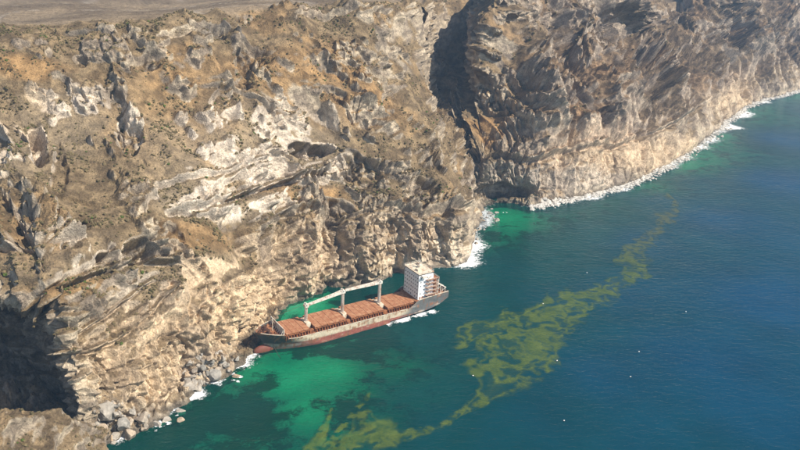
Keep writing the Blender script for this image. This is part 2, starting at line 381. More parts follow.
def paint_cliff(Q, I):
    n = normals(Q); nz = np.abs(n[..., 2])
    x, y, z = Q[..., 0], Q[..., 1], Q[..., 2]
    a = perlin(x/26, y/26, z/26); b = perlin(x/9, y/9, z/7+3); c = perlin(x/3.4, y/3.4, z/3.4); d = perlin(x/60, y/60, z/40+11)
    nb = np.abs(normals(blur(Q, 5))[..., 2])
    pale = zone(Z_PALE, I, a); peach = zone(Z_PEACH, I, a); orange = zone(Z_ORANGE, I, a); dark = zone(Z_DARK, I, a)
    lowc = I['low'][..., None]
    def col(r, g, bl): return np.array([r, g, bl])
    t = sstep(-.45, .5, a*.5+b*.6+.5*c)[..., None]
    rock = col(.26, .205, .15)*(1-t)+col(.53, .43, .305)*t
    st_ = sstep(-.3, .5, perlin(x/50, y/50, (z+4*a)/3.2))[..., None]
    rock = rock*(1+(.3*st_-.16)*(1-.85*sstep(485, 560, I['px'])[..., None]))
    rock = rock*(1-pale)+(col(.74, .625, .495)*(.82+.28*t))*pale
    rock = rock*(1-peach*.8)+(col(.67, .49, .305)*(.78+.32*t))*peach*.8
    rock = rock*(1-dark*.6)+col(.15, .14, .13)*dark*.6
    og = np.clip(orange*.9+sstep(.15, .55, d+.3*b)[..., None]*.32, 0, 1)
    v = sstep(-.5, .5, b+.5*c)[..., None]
    soil = (col(.13, .092, .053)*(1-v)+col(.255, .184, .104)*v)
    soil = soil*(1-og)+(col(.33, .195, .082)*(.7+.45*v))*og
    soil = soil*(1-pale*.3)+col(.45, .37, .26)*pale*.3
    bare = np.clip(.5*I['low']+.6*pale[..., 0]+.35*peach[..., 0], 0, .9)
    sc = sstep(.36, .56, nb+.16*a+.14*b+.10*c-.30*bare-.34*(I['out']-.5))[..., None]*(1-.2*lowc)
    cc = rock*(1-sc)+soil*sc
    pl = I['plate'][..., None]
    pv = sstep(-.5, .5, perlin(x/70, y/70, 0*x)+.5*perlin(x/14, y/14, 0*x))[..., None]
    track = np.abs(perlin(x/160+2, y/110, 0*x+5))
    cc = cc*(1-pl)+(col(.15, .11, .072)*(1-pv)+col(.26, .195, .125)*pv)*pl
    cc = cc*(1-pl*(1-sstep(.0, .025, track))[..., None]*.5)+col(.36, .31, .25)*(pl*(1-sstep(.0, .025, track))[..., None]*.5)
    fr = (sstep(470, 560, I['px'])*(1-pl[..., 0])*(.25+.75*sstep(.0, .5, 1-I['low'])))[..., None]     # the far range is of a greyer rock
    cc = cc*(1-fr)+(cc*.78+cc.mean(-1, keepdims=True)*.22)*np.array([.97, .91, .87])*fr
    wet = (1-sstep(1.0, 4.0, z+1.6*b))[..., None]                # tide and splash band
    cc = cc*(1-wet*.72)+col(.085, .075, .06)*wet*.72
    under = (1-sstep(-4, -.5, z))[..., None]
    cc = cc*(1-under)+col(.06, .07, .055)*under
    return np.clip(cc, .01, .9), nz, sc[..., 0]
scrub_src = []
def cliff_patch(name, stations, ns, rows, carve, label, s0=0.0):
    P, U, lvl, s1 = loft(stations, ns, rows, s0)
    Q, I = rough_cliff(P, U, lvl, carve)
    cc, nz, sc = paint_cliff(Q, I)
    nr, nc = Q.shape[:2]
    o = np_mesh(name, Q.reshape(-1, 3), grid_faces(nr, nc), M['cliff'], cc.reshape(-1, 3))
    tag(o, label, kind='structure')
    scrub_src.append((Q, sc*(1-I['plate']), nz))
    return Q, s1
A_ROWS = [6, 10, 26, 80, 60, 60, 150, 170, 24, 30, 12, 6]
B_ROWS = [4, 8, 12, 48, 26, 26, 80, 90, 20, 16, 10, 6]
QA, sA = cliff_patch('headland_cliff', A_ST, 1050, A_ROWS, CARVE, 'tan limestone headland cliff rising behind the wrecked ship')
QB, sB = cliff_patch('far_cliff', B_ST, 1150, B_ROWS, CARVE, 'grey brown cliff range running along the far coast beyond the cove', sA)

# the low spur in the near left corner
def spur():
    ridge_l = [(-190,408,66), (-95,406,58), (-20,408,49), (25,411,41), (62,420,30), (88,434,16), (102,451,2), (114,466,-7)]
    back, crest, front, foot = [], [], [], []
    for px, py, z in ridge_l:
        p = unproj(px, py, z); crest.append(p)
        back.append(p+np.array([-4, 26, -z-8])); front.append(p+np.array([10, -26, -.42*z-4])); foot.append(p+np.array([22, -64, -z-12]))
    K = np.stack([np.array(back), (np.array(back)+np.array(crest))/2+np.array([0, 4, 3]), np.array(crest), np.array(front), np.array(foot)], 1)
    ps = np.arange(len(K), dtype=float); G = pchip(ps, K, np.linspace(0, len(K)-1, 330))
    P = pchip(np.arange(5.0), np.ascontiguousarray(G.transpose(1, 0, 2)), np.linspace(0, 4, 220))[::-1].copy()
    x, y, z = P[..., 0], P[..., 1], P[..., 2]
    n = blur(normals(P), 4)
    n *= np.sign((n[..., 2:]).mean() or 1)
    e = 3.0*ridge(perlin(x/17, y/17, z/17))+1.6*ridge(perlin(x/7, y/7, z/7))+.9*perlin(x/3, y/3, z/3)+.45*perlin(x/1.4, y/1.4, z/1.4)-1.5
    Q = P+n*e[..., None]
    I = dict(px=np.full(x.shape, -900.0), py=np.full(x.shape, -900.0), low=0*x+.2, out=0*x+.5, plate=0*x)
    cc, nz, sc = paint_cliff(Q, I)
    o = np_mesh('rock_spur', Q.reshape(-1, 3), grid_faces(*Q.shape[:2]), M['cliff'], (cc*.9).reshape(-1, 3))
    tag(o, 'low brown rock spur in the near left corner below the shaded alcove', kind='structure')
    scrub_src.append((Q, sc, nz))
spur()

# ------------------------------------------------------------------ sea and sea bed
# pixel, depth of clear water in metres (small = pale green bottom shows), blueness of the open water
DEPTH = [(120,445,5,0), (160,430,4,0), (200,400,4,0), (245,365,2.5,0), (230,420,5,0), (290,380,1.8,0), (330,370,2.0,0), (310,410,2.2,0), (250,440,4,0), (200,449,5,0), (300,340,2,0), (300,303,.8,0), (320,300,.8,0), (350,296,6,0), (390,285,10,0),
 (370,345,4.5,0), (400,360,5,.0), (350,390,3,0), (330,440,3.5,.0), (380,420,6.5,.1), (420,400,9,.15), (430,340,10,.15), (460,300,14,.2), (470,270,10,.1), (480,330,14,.25), (450,430,13,.25), (500,440,18,.4), (380,470,9,.2), (250,480,6,0), (550,420,22,.5),
 (480,240,4.5,0), (500,218,1.6,0), (520,215,1.6,0), (540,216,2.2,0), (500,236,2.8,.0), (515,228,2.2,0), (560,210,8,.05), (540,240,12,.15), (520,270,14,.2), (600,200,7,.05), (590,230,14,.3), (640,190,6,.2), (660,200,14,.5), (690,165,2.0,0), (700,185,10,.5), (720,135,1.7,0), (735,150,5,.3), (745,112,1.7,0), (770,115,5,.4), (800,94,3,.2), (800,110,9,.7), (650,185,2.4,.05), (705,155,2.2,.05), (720,145,2.5,.1), (765,108,3,.2),
 (560,300,20,.5), (640,300,24,.75), (640,240,20,.7), (720,220,26,.95), (780,180,26,1), (780,300,28,1), (700,350,28,.9), (620,380,26,.7), (780,420,30,.85), (650,440,28,.65), (780,140,22,1), (900,120,26,1), (900,300,30,1), (900,75,14,.8), (1000,200,30,1), (560,480,26,.5), (1100,35,16,1), (1300,60,30,1)]
DP = unproj([d[0] for d in DEPTH], [d[1] for d in DEPTH], 0.0)[:, :2]; DV = np.array([d[2:] for d in DEPTH], float)
def depth_at(x, y):
    sh = x.shape; x = x.ravel(); y = y.ravel()
    num = np.zeros((len(x), 2)); den = np.zeros(len(x))
    for (cx, cy), v in zip(DP, DV):
        d2 = (x-cx)**2+(y-cy)**2; sc = .012*(cx*cx+cy*cy)**.5
        w = 1/(d2+sc*sc*4)**1.6; num += w[:, None]*v; den += w
    r = num/den[:, None]; return r[:, 0].reshape(sh), r[:, 1].reshape(sh)
def spaced(segs):
    out = []
    for a, b, n in segs: out += list(a+(b-a)*np.arange(n)/n)
    return np.array(out+[segs[-1][1]])
gx = spaced([(-9000, -1200, 10), (-1200, -260, 12), (-260, 260, 200), (260, 900, 130), (900, 2600, 40), (2600, 9000, 12)])
gy = spaced([(-3000, 100, 12), (100, 290, 20), (290, 640, 150), (640, 1000, 90), (1000, 1800, 80), (1800, 9000, 24)])
XX, YY = np.meshgrid(gx, gy)
DD, BB = depth_at(XX, YY)
wob = perlin(XX/40, YY/40, 0*XX)+.6*perlin(XX/17, YY/17, 0*XX+3)
opac = 1-np.exp(-np.maximum(DD*(1+.22*wob), .2)/5.2)
blue = np.clip(BB+.12*perlin(XX/150, YY/90, 0*XX+8)+.05*wob, 0, 1)
def mat_sea():
    m = NT('sea_water')
    o = m.attr('opac', 'Fac'); b = m.attr('blue', 'Fac')
    n = m.noise(.02, 5, .6)
    deep = m.ramp(b, [(0, (.0001, .043, .037)), (.35, (.0001, .041, .048)), (.7, (.0001, .038, .066)), (1, (.0001, .040, .088))])
    deep = m.mix(1.0, deep, m.ramp(n, [(.3, .85), (.7, 1.15)]), 'MULTIPLY')
    tint = m.ramp(o, [(0, (.60, .95, .82)), (.35, (.12, .93, .68)), (1, (.02, .6, .5))])
    dif = m.n('ShaderNodeBsdfDiffuse'); m.l(deep, dif.inputs[0])
    tr = m.n('ShaderNodeBsdfTransparent'); m.l(tint, tr.inputs[0])
    mx = m.n('ShaderNodeMixShader'); m.l(o, mx.inputs[0]); m.l(tr.outputs[0], mx.inputs[1]); m.l(dif.outputs[0], mx.inputs[2])
    w1 = m.noise(.16, 4, .6, vscale=(1, 1.7, 1), dist=.4); w2 = m.noise(.5, 3, .6, vscale=(1, 1.5, 1)); w3 = m.noise(.045, 3, .5)
    h = m.math('ADD', m.math('MULTIPLY', w1, 1.0), m.math('ADD', m.math('MULTIPLY', w2, .4), m.math('MULTIPLY', w3, 1.2)))
    nb = m.bump(h, .55, 1.5)
    gl = m.n('ShaderNodeBsdfGlossy'); gl.inputs['Roughness'].default_value = .12; gl.inputs['Color'].default_value = (.7, .88, 1, 1); m.l(nb, gl.inputs['Normal'])
    fr = m.n('ShaderNodeFresnel'); fr.inputs['IOR'].default_value = 1.2; m.l(nb, fr.inputs['Normal'])
    m2 = m.n('ShaderNodeMixShader'); m.l(fr.outputs[0], m2.inputs[0]); m.l(mx.outputs[0], m2.inputs[1]); m.l(gl.outputs[0], m2.inputs[2])
    m.l(m2.outputs[0], m.out.inputs['Surface']); m.t.nodes.remove(m.b); return m.m
M['sea'] = mat_sea()
X2, Y2 = XX[::2, ::2], YY[::2, ::2]
sea = np_mesh('sea', np.stack([X2, Y2, 0*X2], -1).reshape(-1, 3), grid_faces(*X2.shape), M['sea'],
              attrs=dict(opac=opac[::2, ::2].ravel(), blue=blue[::2, ::2].ravel()), smooth=True)
tag(sea, 'green to deep blue sea water filling the bay', kind='structure')
def mat_bed():
    m = NT('sandy_sea_bed')
    sp = m.attr('reef', 'Fac'); n = m.noise(.14, 8, .74, dist=.8); n2 = m.noise(.6, 4, .6)
    n3 = m.noise(.55, 5, .7)
    s = m.math('ADD', m.math('ADD', sp, m.math('MULTIPLY', m.math('SUBTRACT', n, .5), 1.1)), m.math('MULTIPLY', m.math('SUBTRACT', n3, .5), .55))
    f = m.ramp(s, [(.40, 0.0), (.62, .95)])
    sand = m.mix(1.0, (.40, .43, .33), m.ramp(n2, [(.3, .85), (.7, 1.12)]), 'MULTIPLY')
    m.base(m.mix(f, sand, (.05, .06, .035)), 1.0); m.b.inputs['Specular IOR Level'].default_value = 0; return m.m
reef = .40+.34*perlin(XX/21+4, YY/15, 0*XX+1)+.30*perlin(XX/8, YY/8, 0*XX+5)
# boulder fields under water beside the shore
for px, py, r, a in [(150,432,16,.4), (215,405,18,.32), (270,405,16,.4), (255,385,10,.3), (345,400,18,.34), (240,440,22,.34), (345,345,16,.42), (300,350,9,.3), (375,325,22,.3), (385,290,20,.5), (350,297,12,.4), (490,232,12,.35), (560,215,16,.35), (510,252,20,.3), (180,420,14,.35)]:
    c = unproj(px, py, 0.0); reef += a*np.exp(-((XX-c[0])**2+((YY-c[1])/1.3)**2)/(r*r))
for px, py, r, a in [(300,378,22,.3), (330,368,20,.25), (305,420,14,.2), (510,215,16,.35), (305,302,18,.4), (280,395,10,.15)]:
    c = unproj(px, py, 0.0); reef -= a*np.exp(-((XX-c[0])**2+((YY-c[1])/1.3)**2)/(r*r))
M['bed'] = mat_bed()
bed = np_mesh('seabed', np.stack([XX, YY, -np.maximum(DD, .5)*.8-.6], -1).reshape(-1, 3), grid_faces(*XX.shape), M['bed'], attrs=dict(reef=reef.ravel()), smooth=True)
tag(bed, 'pale sand sea floor with dark reef patches', kind='structure')

# ------------------------------------------------------------------ floating algae
def capsule_field(X, Y, chain):
    f = np.full(X.shape, -9.0)
    pts = [(unproj(px, py, 0.0)[:2], r) for px, py, r in chain]
    for (a, ra), (b, rb) in zip(pts[:-1], pts[1:]):
        ab = b-a; t = np.clip(((X-a[0])*ab[0]+(Y-a[1])*ab[1])/(ab@ab), 0, 1)
        d = np.hypot(X-a[0]-t*ab[0], Y-a[1]-t*ab[1]); r = ra+(rb-ra)*t
        f = np.maximum(f, 1-d/r)
    return f
def algae():
    lo = unproj(300, 455, 0.0); hi = unproj(680, 195, 0.0)
    xs = np.arange(-75, 270, .75); ys = np.arange(320, 780, 1.0)
    X, Y = np.meshgrid(xs, ys)
    f1 = perlin(X/4.5, Y/6, 0*X+21); f2 = perlin(X/4.5, Y/6, 0*X+31)
    w1 = perlin(X/34, Y/34, 0*X+2); w2 = perlin(X/34, Y/34, 0*X+9); w3 = perlin(X/11, Y/11, 0*X+4); w4 = perlin(X/11, Y/11, 0*X+14)
    broad = sstep(-.1, .25, capsule_field(X, Y, [(560,312,60), (500,345,60)]))
    k = .35+.65*sstep(380, 430, Y)
    XW = X+k*(11*w1+6*w3+1.6*f1); YW = Y+k*(14*w2+7*w4+2.2*f2)
    f = capsule_field(XW, YW, [(674,196,3), (663,226,6), (642,241,6), (636,260,9), (625,279,9), (604,289,9), (583,300,10), (562,312,14), (546,330,15), (530,352,14), (512,370,13), (497,385,11), (487,396,6), (478,404,4.5), (465,411,3.2), (452,420,2.6), (440,428,2.8), (415,434,4), (392,437,7), (372,430,10), (362,414,4)])
    f = np.maximum(f, capsule_field(XW, YW, [(462,344,6), (480,331,9), (503,324,13), (535,317,17), (562,312,18)]))
    f = np.maximum(f, .8*capsule_field(XW, YW, [(500,350,10), (522,340,14), (545,330,16)]))
    f = np.maximum(f, capsule_field(XW, YW, [(392,437,7), (372,432,8), (350,440,5), (330,452,5), (318,462,6)]))
    f = np.maximum(f, capsule_field(X+1.5*w3, Y+1.5*w4, [(331,408,.5), (327,424,1.6), (318,440,3), (306,458,4.5)]))
    thin = capsule_field(X+1.2*w3, Y+1.2*w4, [(369,393,1.2), (352,415,1.6), (336,436,1.8), (322,452,2.2)])-1.4*(perlin(X/5, Y/5, 0*X+6) > .05)
    f = np.maximum(f, thin)
    swirl = ridge(perlin(XW/15+.5*w3, YW/22+.5*w4, 0*X+.5+.5*w1)); fil = ridge(perlin(XW/6+.35*f1, YW/9+.35*f2, 0*X+3.5+.6*w3))
    fin = ridge(perlin(XW/2.6, YW/4.2, 0*X+1.5)); fin2 = perlin(XW/12, YW/17, 0*X+7.5)
    g = sstep(-.40, .30, f+.18*fil+.16*fin2)
    film = .10*sstep(-.35, .35, fin2+.4*w3+.7*f)
    den = g*np.clip(film+.9*sstep(.48, 1.08, .6*swirl+.5*fil+.22*fin+.22*f)+.10*sstep(.35, .9, f)+.6*np.exp(-((f-.10-.12*fin2)/.10)**2)*sstep(-.3, .4, fil+.6*w3), 0, 1)
    edge = sstep(0, .22, f)
    den = den*np.where(f > -1, 1, 0)
    q = .25*(den[:-1, :-1]+den[1:, :-1]+den[:-1, 1:]+den[1:, 1:])
    F = grid_faces(*X.shape)[(q > .02).ravel()]
    used = np.unique(F); mp = np.full(X.size, -1); mp[used] = np.arange(len(used))
    V = np.stack([X, Y, 0*X+.03], -1).reshape(-1, 3)[used]
    m = NT('algae_mat')
    n = m.noise(.8, 5, .7); n2 = m.noise(.12, 4, .6)
    a = m.math('MULTIPLY', m.attr('den', 'Fac'), m.ramp(n, [(.28, .25), (.62, 1.0)]))
    col = m.mix(m.ramp(n2, [(.3, 0.0), (.7, 1.0)]), (.085, .13, .016), (.19, .235, .034))
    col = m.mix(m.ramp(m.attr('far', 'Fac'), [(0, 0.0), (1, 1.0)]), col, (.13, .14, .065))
    m.base(col, .8); m.l(m.math('MULTIPLY', a, .58), m.b.inputs['Alpha'])
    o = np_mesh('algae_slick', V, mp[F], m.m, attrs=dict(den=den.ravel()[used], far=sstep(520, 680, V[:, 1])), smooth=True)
    tag(o, 'olive green floating algae slick drifting in swirls across the bay', kind='stuff')
algae()

# ------------------------------------------------------------------ the real waterline of the finished cliffs, and foam along it
def waterline(Q):
    z = Q[..., 2]; out = []
    for j in range(Q.shape[1]):
        k = np.nonzero(z[:, j] > 0)[0]
        i = max(int(k[0]), 1); z0, z1 = z[i-1, j], z[i, j]; t = -z0/(z1-z0+1e-9)
        out.append(Q[i-1, j]*(1-t)+Q[i, j]*t)
    return np.array(out)[:, :2]
WA = waterline(QA); WB = waterline(QB)
WL = np.concatenate([WA, WB]); WLx, WLy = proj(np.c_[WL, np.zeros(len(WL))])
FOAM = [(468,262,16,1.9,22), (478,250,12,1.6,18), (476,238,8,1.2,12), (486,220,13,1.7,17), (492,208,10,1.3,12), (530,206,22,1.5,15), (525,206,20,.8,7), (555,201,26,1.3,22), (585,193,18,1.2,18), (610,186,20,1.1,15), (635,180,18,1.1,15), (670,163,24,1.1,20), (700,145,18,1.1,22), (722,125,16,1.2,22), (735,113,14,1.1,22), (765,99,24,1.0,18), (800,90,30,1.0,20), (850,75,40,1,20), (900,62,60,1,24), (240,362,10,1.2,9), (246,352,8,1.3,9), (216,382,10,1.0,7), (195,394,10,1.2,8), (170,408,12,1.1,7), (150,422,12,1.0,6), (120,441,12,1.1,6), (440,268,16,.5,4)]
def foam():
    V, F, D = [], [], []
    def strip(L, strength, width, nt=14, inner=3.0):
        n = len(L); T = np.gradient(L, axis=0); T /= np.linalg.norm(T, axis=1)[:, None]+1e-9
        for _ in range(120): T[1:-1] = (T[:-2]+2*T[1:-1]+T[2:])/4
        N = np.stack([T[:, 1], -T[:, 0]], 1); N /= np.linalg.norm(N, axis=1)[:, None]+1e-9
        v = np.linspace(0, 1, nt)
        P = L[:, None]+N[:, None]*((v*(width[:, None]+inner)-inner)[..., None])
        fade = (1-v)[None]**.8*np.minimum(1, 8*v)[None]
        den = strength[:, None]*fade
        b = sum(len(q) for q in V)
        V.append(np.concatenate([P, np.full(P.shape[:2]+(1,), .05)], -1).reshape(-1, 3)); D.append(den.ravel())
        f = grid_faces(n, nt)+b; keep = (den.ravel()[(f-b)].max(1) > .04); F.append(f[keep])
    for L in (WA, WB):
        for _ in range(24): L = np.r_[L[:1], (L[:-2]+2*L[1:-1]+L[2:])/4, L[-1:]]
        x, y = proj(np.c_[L, np.zeros(len(L))])
        s = np.full(len(L), .12); w = np.full(len(L), 3.0)
        for cx, cy, r, a, wd in FOAM:
            g = np.exp(-((x-cx)**2+(y-cy)**2)/(r*r)); s = np.maximum(s, a*g); w = np.maximum(w, wd*(.35+.65*g)*(g > .05))
        brk = perlin(L[:, 0]/34, L[:, 1]/34, 0*L[:, 0]+2); s *= np.clip(.75+.8*brk, 0, 1.3); w *= np.clip(1+.9*brk, .3, 2)
        strip(L, s, w)
    # foam under the stern overhang of the wreck
    a = unproj(388, 326, 0.0)[:2]; b = unproj(441, 311, 0.0)[:2]
    tt = np.linspace(0, 1, 60)[:, None]; L = a*(1-tt)+b*tt+np.array([-1.0, 2.0])
    s = np.clip(.9+.7*perlin(tt[:, 0]*9, 0*tt[:, 0], 0*tt[:, 0]+.5), .2, 1.4)*np.minimum(1, 6*(1-tt[:, 0]))
    strip(L, s, np.full(60, 5.0)); 
    for px, py, r in [(237,379,3), (180,414,2.5), (164,424,3), (157,428,2.5), (232,372,3), (505,212,3)]:
        c = unproj(px, py, 0.0)[:2]; an = np.linspace(0, 6.283, 40)
        strip(np.c_[c[0]+.55*r*np.cos(an), c[1]+.55*r*np.sin(an)], np.clip(.35+1.1*perlin(np.cos(an)*1.1+px, np.sin(an)*1.1+py, 0*an+.5), 0, 1), r*(.8+.5*np.sin(an*3+px)), 8, .4)
    m = NT('sea_foam'); n = m.noise(.35, 6, .75, dist=.6); n2 = m.noise(1.4, 5, .7)
    s = m.math('ADD', m.attr('den', 'Fac'), m.math('ADD', m.math('MULTIPLY', m.math('SUBTRACT', n, .5), 2.0), m.math('MULTIPLY', m.math('SUBTRACT', n2, .5), .8)))
    m.base((.82, .84, .84), .8); m.l(m.ramp(s, [(.33, 0.0), (.62, .95)]), m.b.inputs['Alpha'])
    o = np_mesh('surf_foam', np.concatenate(V), np.concatenate(F), m.m, attrs=dict(den=np.concatenate(D)), smooth=True)
    tag(o, 'white surf foam washing along the foot of the cliffs', kind='stuff')
foam()

# ------------------------------------------------------------------ boulders
def boulder_mesh(k):
    r = random.Random(40+k); bm = bmesh.new(); bmesh.ops.create_icosphere(bm, subdivisions=3, radius=1)
    cuts = [(Vector((r.gauss(0, 1), r.gauss(0, 1), r.gauss(0, .8))).normalized(), r.uniform(.42, .78)) for _ in range(12)]
    V = np.array([v.co[:] for v in bm.verts])
    nn = .10*perlin(V[:, 0]*1.6+k*3, V[:, 1]*1.6, V[:, 2]*1.6)+.05*perlin(V[:, 0]*4+k, V[:, 1]*4, V[:, 2]*4)
    for v, d in zip(bm.verts, nn):
        p = v.co.copy()
        for n, c in cuts:
            e = p.dot(n)-c
            if e > 0: p -= n*e*.98
        v.co = p*(1.22+float(d)*.9)
    me = bpy.data.meshes.new('boulder'); bm.to_mesh(me); bm.free(); me.materials.append(M['boulder']); return me
BM = [boulder_mesh(k) for k in range(7)]
from mathutils.bvhtree import BVHTree
def low_tree(Q, r, keep):
    V = Q[:r].reshape(-1, 3); F = grid_faces(r, Q.shape[1]); F = F[keep(V[F[:, 0]])]
    u, f = np.unique(F, return_inverse=True)
    return BVHTree.FromPolygons(V[u].tolist(), f.reshape(-1, 4).tolist())
TREES = [low_tree(QA, 190, lambda p: (p[:, 0] < -70) & (p[:, 0] > -185)), low_tree(QB, 110, lambda p: p[:, 0] < 120), low_tree(QA, 190, lambda p: p[:, 0] > 40)]
def boulder(px, py, r, label, group=None, flat=.8):
    d = Vector(tuple(unproj(px, py, 0.0)))-Vector((0, 0, CAM_H)); o0 = Vector((0, 0, CAM_H)); L = d.length; d.normalize()
    hit = min((h for h in (t.ray_cast(o0, d) for t in TREES) if h[0] is not None), key=lambda h: h[3], default=None)
    p = hit[0]+Vector((hit[1].x, hit[1].y, 0))*r*.25*(1 if hit[1].y < 0 else -1) if hit and hit[3] < L else o0+d*(L+r*.2)-Vector((0, 0, .25*r))
    o = bpy.data.objects.new('boulder', random.choice(BM)); C.objects.link(o)
    o.location = p+Vector((0, 0, r*.12))
    o.scale = (r*random.uniform(.9, 1.3), r*random.uniform(.8, 1.1), r*flat*random.uniform(.85, 1.2))
    o.rotation_euler = (random.uniform(-.5, .5), random.uniform(-.5, .5), random.uniform(0, 6.28))
    tag(o, label, 'boulder', group); return o
BIG = [
 (188,385,4.2,'largest pale rounded boulder at the water edge midway along the rock heap'),
 (213,375,4.0,'grey upright boulder at the water edge in the middle of the heap'),
 (232,367,3.6,'pale boulder at the end of the heap nearest the ship bow'),
 (237,377,2.6,'low flat tan rock standing alone in the water off the rock heap'),
 (198,389,2.7,'tan boulder touching the foam right of the largest pale boulder'),
 (107,413,6.2,'big orange tinted block fallen at the cliff foot near the left corner'),
 (124,424,4.4,'grey angular boulder below the big orange tinted block'),
 (131,435,3.6,'rounded pale boulder at the water edge near the left corner'),
 (142,419,4.4,'tall dark grey slab leaning on the cliff foot near the left corner'),
 (165,421,2.8,'yellowish boulder at the tip of the low rock ledge in the water'),
 (157,425,3.0,'yellowish grey boulder beside the low rock ledge at the water edge'),
 (180,411,2.4,'small wave washed rock in the water off the low ledge, upper of two'),
 (180,421,2.4,'small wave washed rock in the water off the low ledge, lower of two'),
 (115,438,3.0,'tan boulder in the foam next to the near left spur'),
 (102,430,3.4,'light grey boulder wedged between the cliff foot and the near left spur'),
 (221,362,3.2,'long grey slab on top of the rock heap nearest the ship bow'),
 (476,244,2.6,'dark wet rock in the surf at the tip of the headland'),
 (497,221,2.8,'dark rock out in the surf at the mouth of the far cove'),
 (489,214,3.0,'dark rock against the cliff at the mouth of the far cove'),
]
for px, py, r, lab in BIG: boulder(px, py, r, lab)
rr = random.Random(5)
def inside(p, poly):
    c = False; j = len(poly)-1
    for i in range(len(poly)):
        (x1, y1), (x2, y2) = poly[i], poly[j]
        if (y1 > p[1]) != (y2 > p[1]) and p[0] < (x2-x1)*(p[1]-y1)/(y2-y1)+x1: c = not c
        j = i
    return c
for poly, n, lab, grp, r0, r1 in [
  ([(178,372),(196,353),(222,352),(240,360),(232,370),(205,384),(190,390),(180,384)], 80, 'small grey boulder in the rubble heap between the cliff foot and the ship bow', 'rubble heap boulders', 1.0, 2.5),
  ([(92,428),(96,405),(120,400),(150,410),(148,425),(135,438),(108,446)], 60, 'small boulder in the rubble below the cliff near the left corner', 'near corner rubble boulders', 1.0, 2.3),
  ([(470,236),(478,222),(486,208),(496,206),(500,214),(488,224),(478,240)], 16, 'small dark boulder in the surf beside the headland tip', 'headland surf boulders', 1.2, 2.4)]:
    k = 0
    while k < n:
        p = (rr.uniform(min(q[0] for q in poly), max(q[0] for q in poly)), rr.uniform(min(q[1] for q in poly), max(q[1] for q in poly)))
        if not inside(p, poly): continue
        k += 1; boulder(p[0], p[1], r0+(r1-r0)*rr.random()**2, lab, grp)
# wave-worn shingle and blocks along the far shore: too small and many to count
def far_rubble():
    bm = bmesh.new(); bmesh.ops.create_icosphere(bm, subdivisions=1, radius=1); v0 = np.array([v.co[:] for v in bm.verts]); f0 = np.array([[v.index for v in f.verts] for f in bm.faces]); bm.free()
    V, F = [], []; n = 0
    x, y = proj(np.c_[WB, np.zeros(len(WB))])
    idx = np.nonzero((x > 530) & (x < 830))[0]
    T = np.gradient(WB, axis=0); T /= np.linalg.norm(T, axis=1)[:, None]; N = np.stack([T[:, 1], -T[:, 0]], 1)
    for _ in range(4200):
        i = int(RNG.choice(idx)); off = RNG.normal(0, 1)*4.5+1.0; r = .5+2.0*RNG.random()**3
        p = WB[i]+N[i]*off
        jit = v0*(1+RNG.normal(0, .16, v0.shape))*np.array([1.2, 1, .7])*r
        a = RNG.random()*6.28; c, s = math.cos(a), math.sin(a)
        jit = jit@np.array([[c, s, 0], [-s, c, 0], [0, 0, 1]])
        V.append(jit+np.array([p[0], p[1], max(0, -off*.35)+r*.15])); F.append(f0+n); n += len(v0)
    m = mat_simple('pale_shingle', (.48, .45, .40), .9, .3, .4)
    o = np_mesh('shore_rubble', np.concatenate(V), np.concatenate(F), m)
    tag(o, 'pale wave worn rubble strewn along the far shore', kind='stuff')
far_rubble()

# ------------------------------------------------------------------ scrub on the slopes
def scrub():
    bm = bmesh.new(); bmesh.ops.create_icosphere(bm, subdivisions=1, radius=1); v0 = np.array([v.co[:] for v in bm.verts]); f0 = np.array([[v.index for v in f.verts] for f in bm.faces]); bm.free()
    Vs, Fs, Cs = [], [], []; nv = 0
    for (Q, sc, nz), n, rs in zip(scrub_src, (18000, 4000, 800), (1.0, 1.3, .8)):
        P = Q.reshape(-1, 3); w = (sc.ravel()*(P[:, 2] > 6))*sstep(20, 70, P[:, 2]+(.0 if rs != .8 else 60))*(.08+sstep(-.05, .4, perlin(P[:, 0]/18, P[:, 1]/18, P[:, 2]/18)))
        i = RNG.choice(len(P), n, p=w/w.sum())
        r = rs*(.35+.95*RNG.random(n)**3); p = P[i]+RNG.normal(0, .5, (n, 3))*np.array([1, 1, 0])
        a = v0[None]*(1+RNG.normal(0, .22, (n, len(v0), 3)))*r[:, None, None]*np.array([1, 1, .8])
        Vs.append((a+p[:, None]+np.array([0, 0, .2])*r[:, None, None]).reshape(-1, 3))
        Fs.append((f0[None]+(nv+np.arange(n)*len(v0))[:, None, None]).reshape(-1, 3)); nv += n*len(v0)
        k = RNG.random(n)[:, None]; g = (RNG.random(n) < .05)[:, None]
        c = np.array([.085, .07, .036])*(1-k)+np.array([.17, .13, .07])*k; c = np.where(g, np.array([.07, .095, .025]), c)
        Cs.append(np.repeat(c, len(v0), 0))
    m = NT('dry_scrub'); m.base(m.attr('Col'), 1.0); m.b.inputs['Specular IOR Level'].default_value = 0
    o = np_mesh('dry_scrub', np.concatenate(Vs), np.concatenate(Fs), m.m, np.concatenate(Cs))
    tag(o, 'low dry scrub bushes dotted over the cliff slopes', kind='stuff')
scrub()
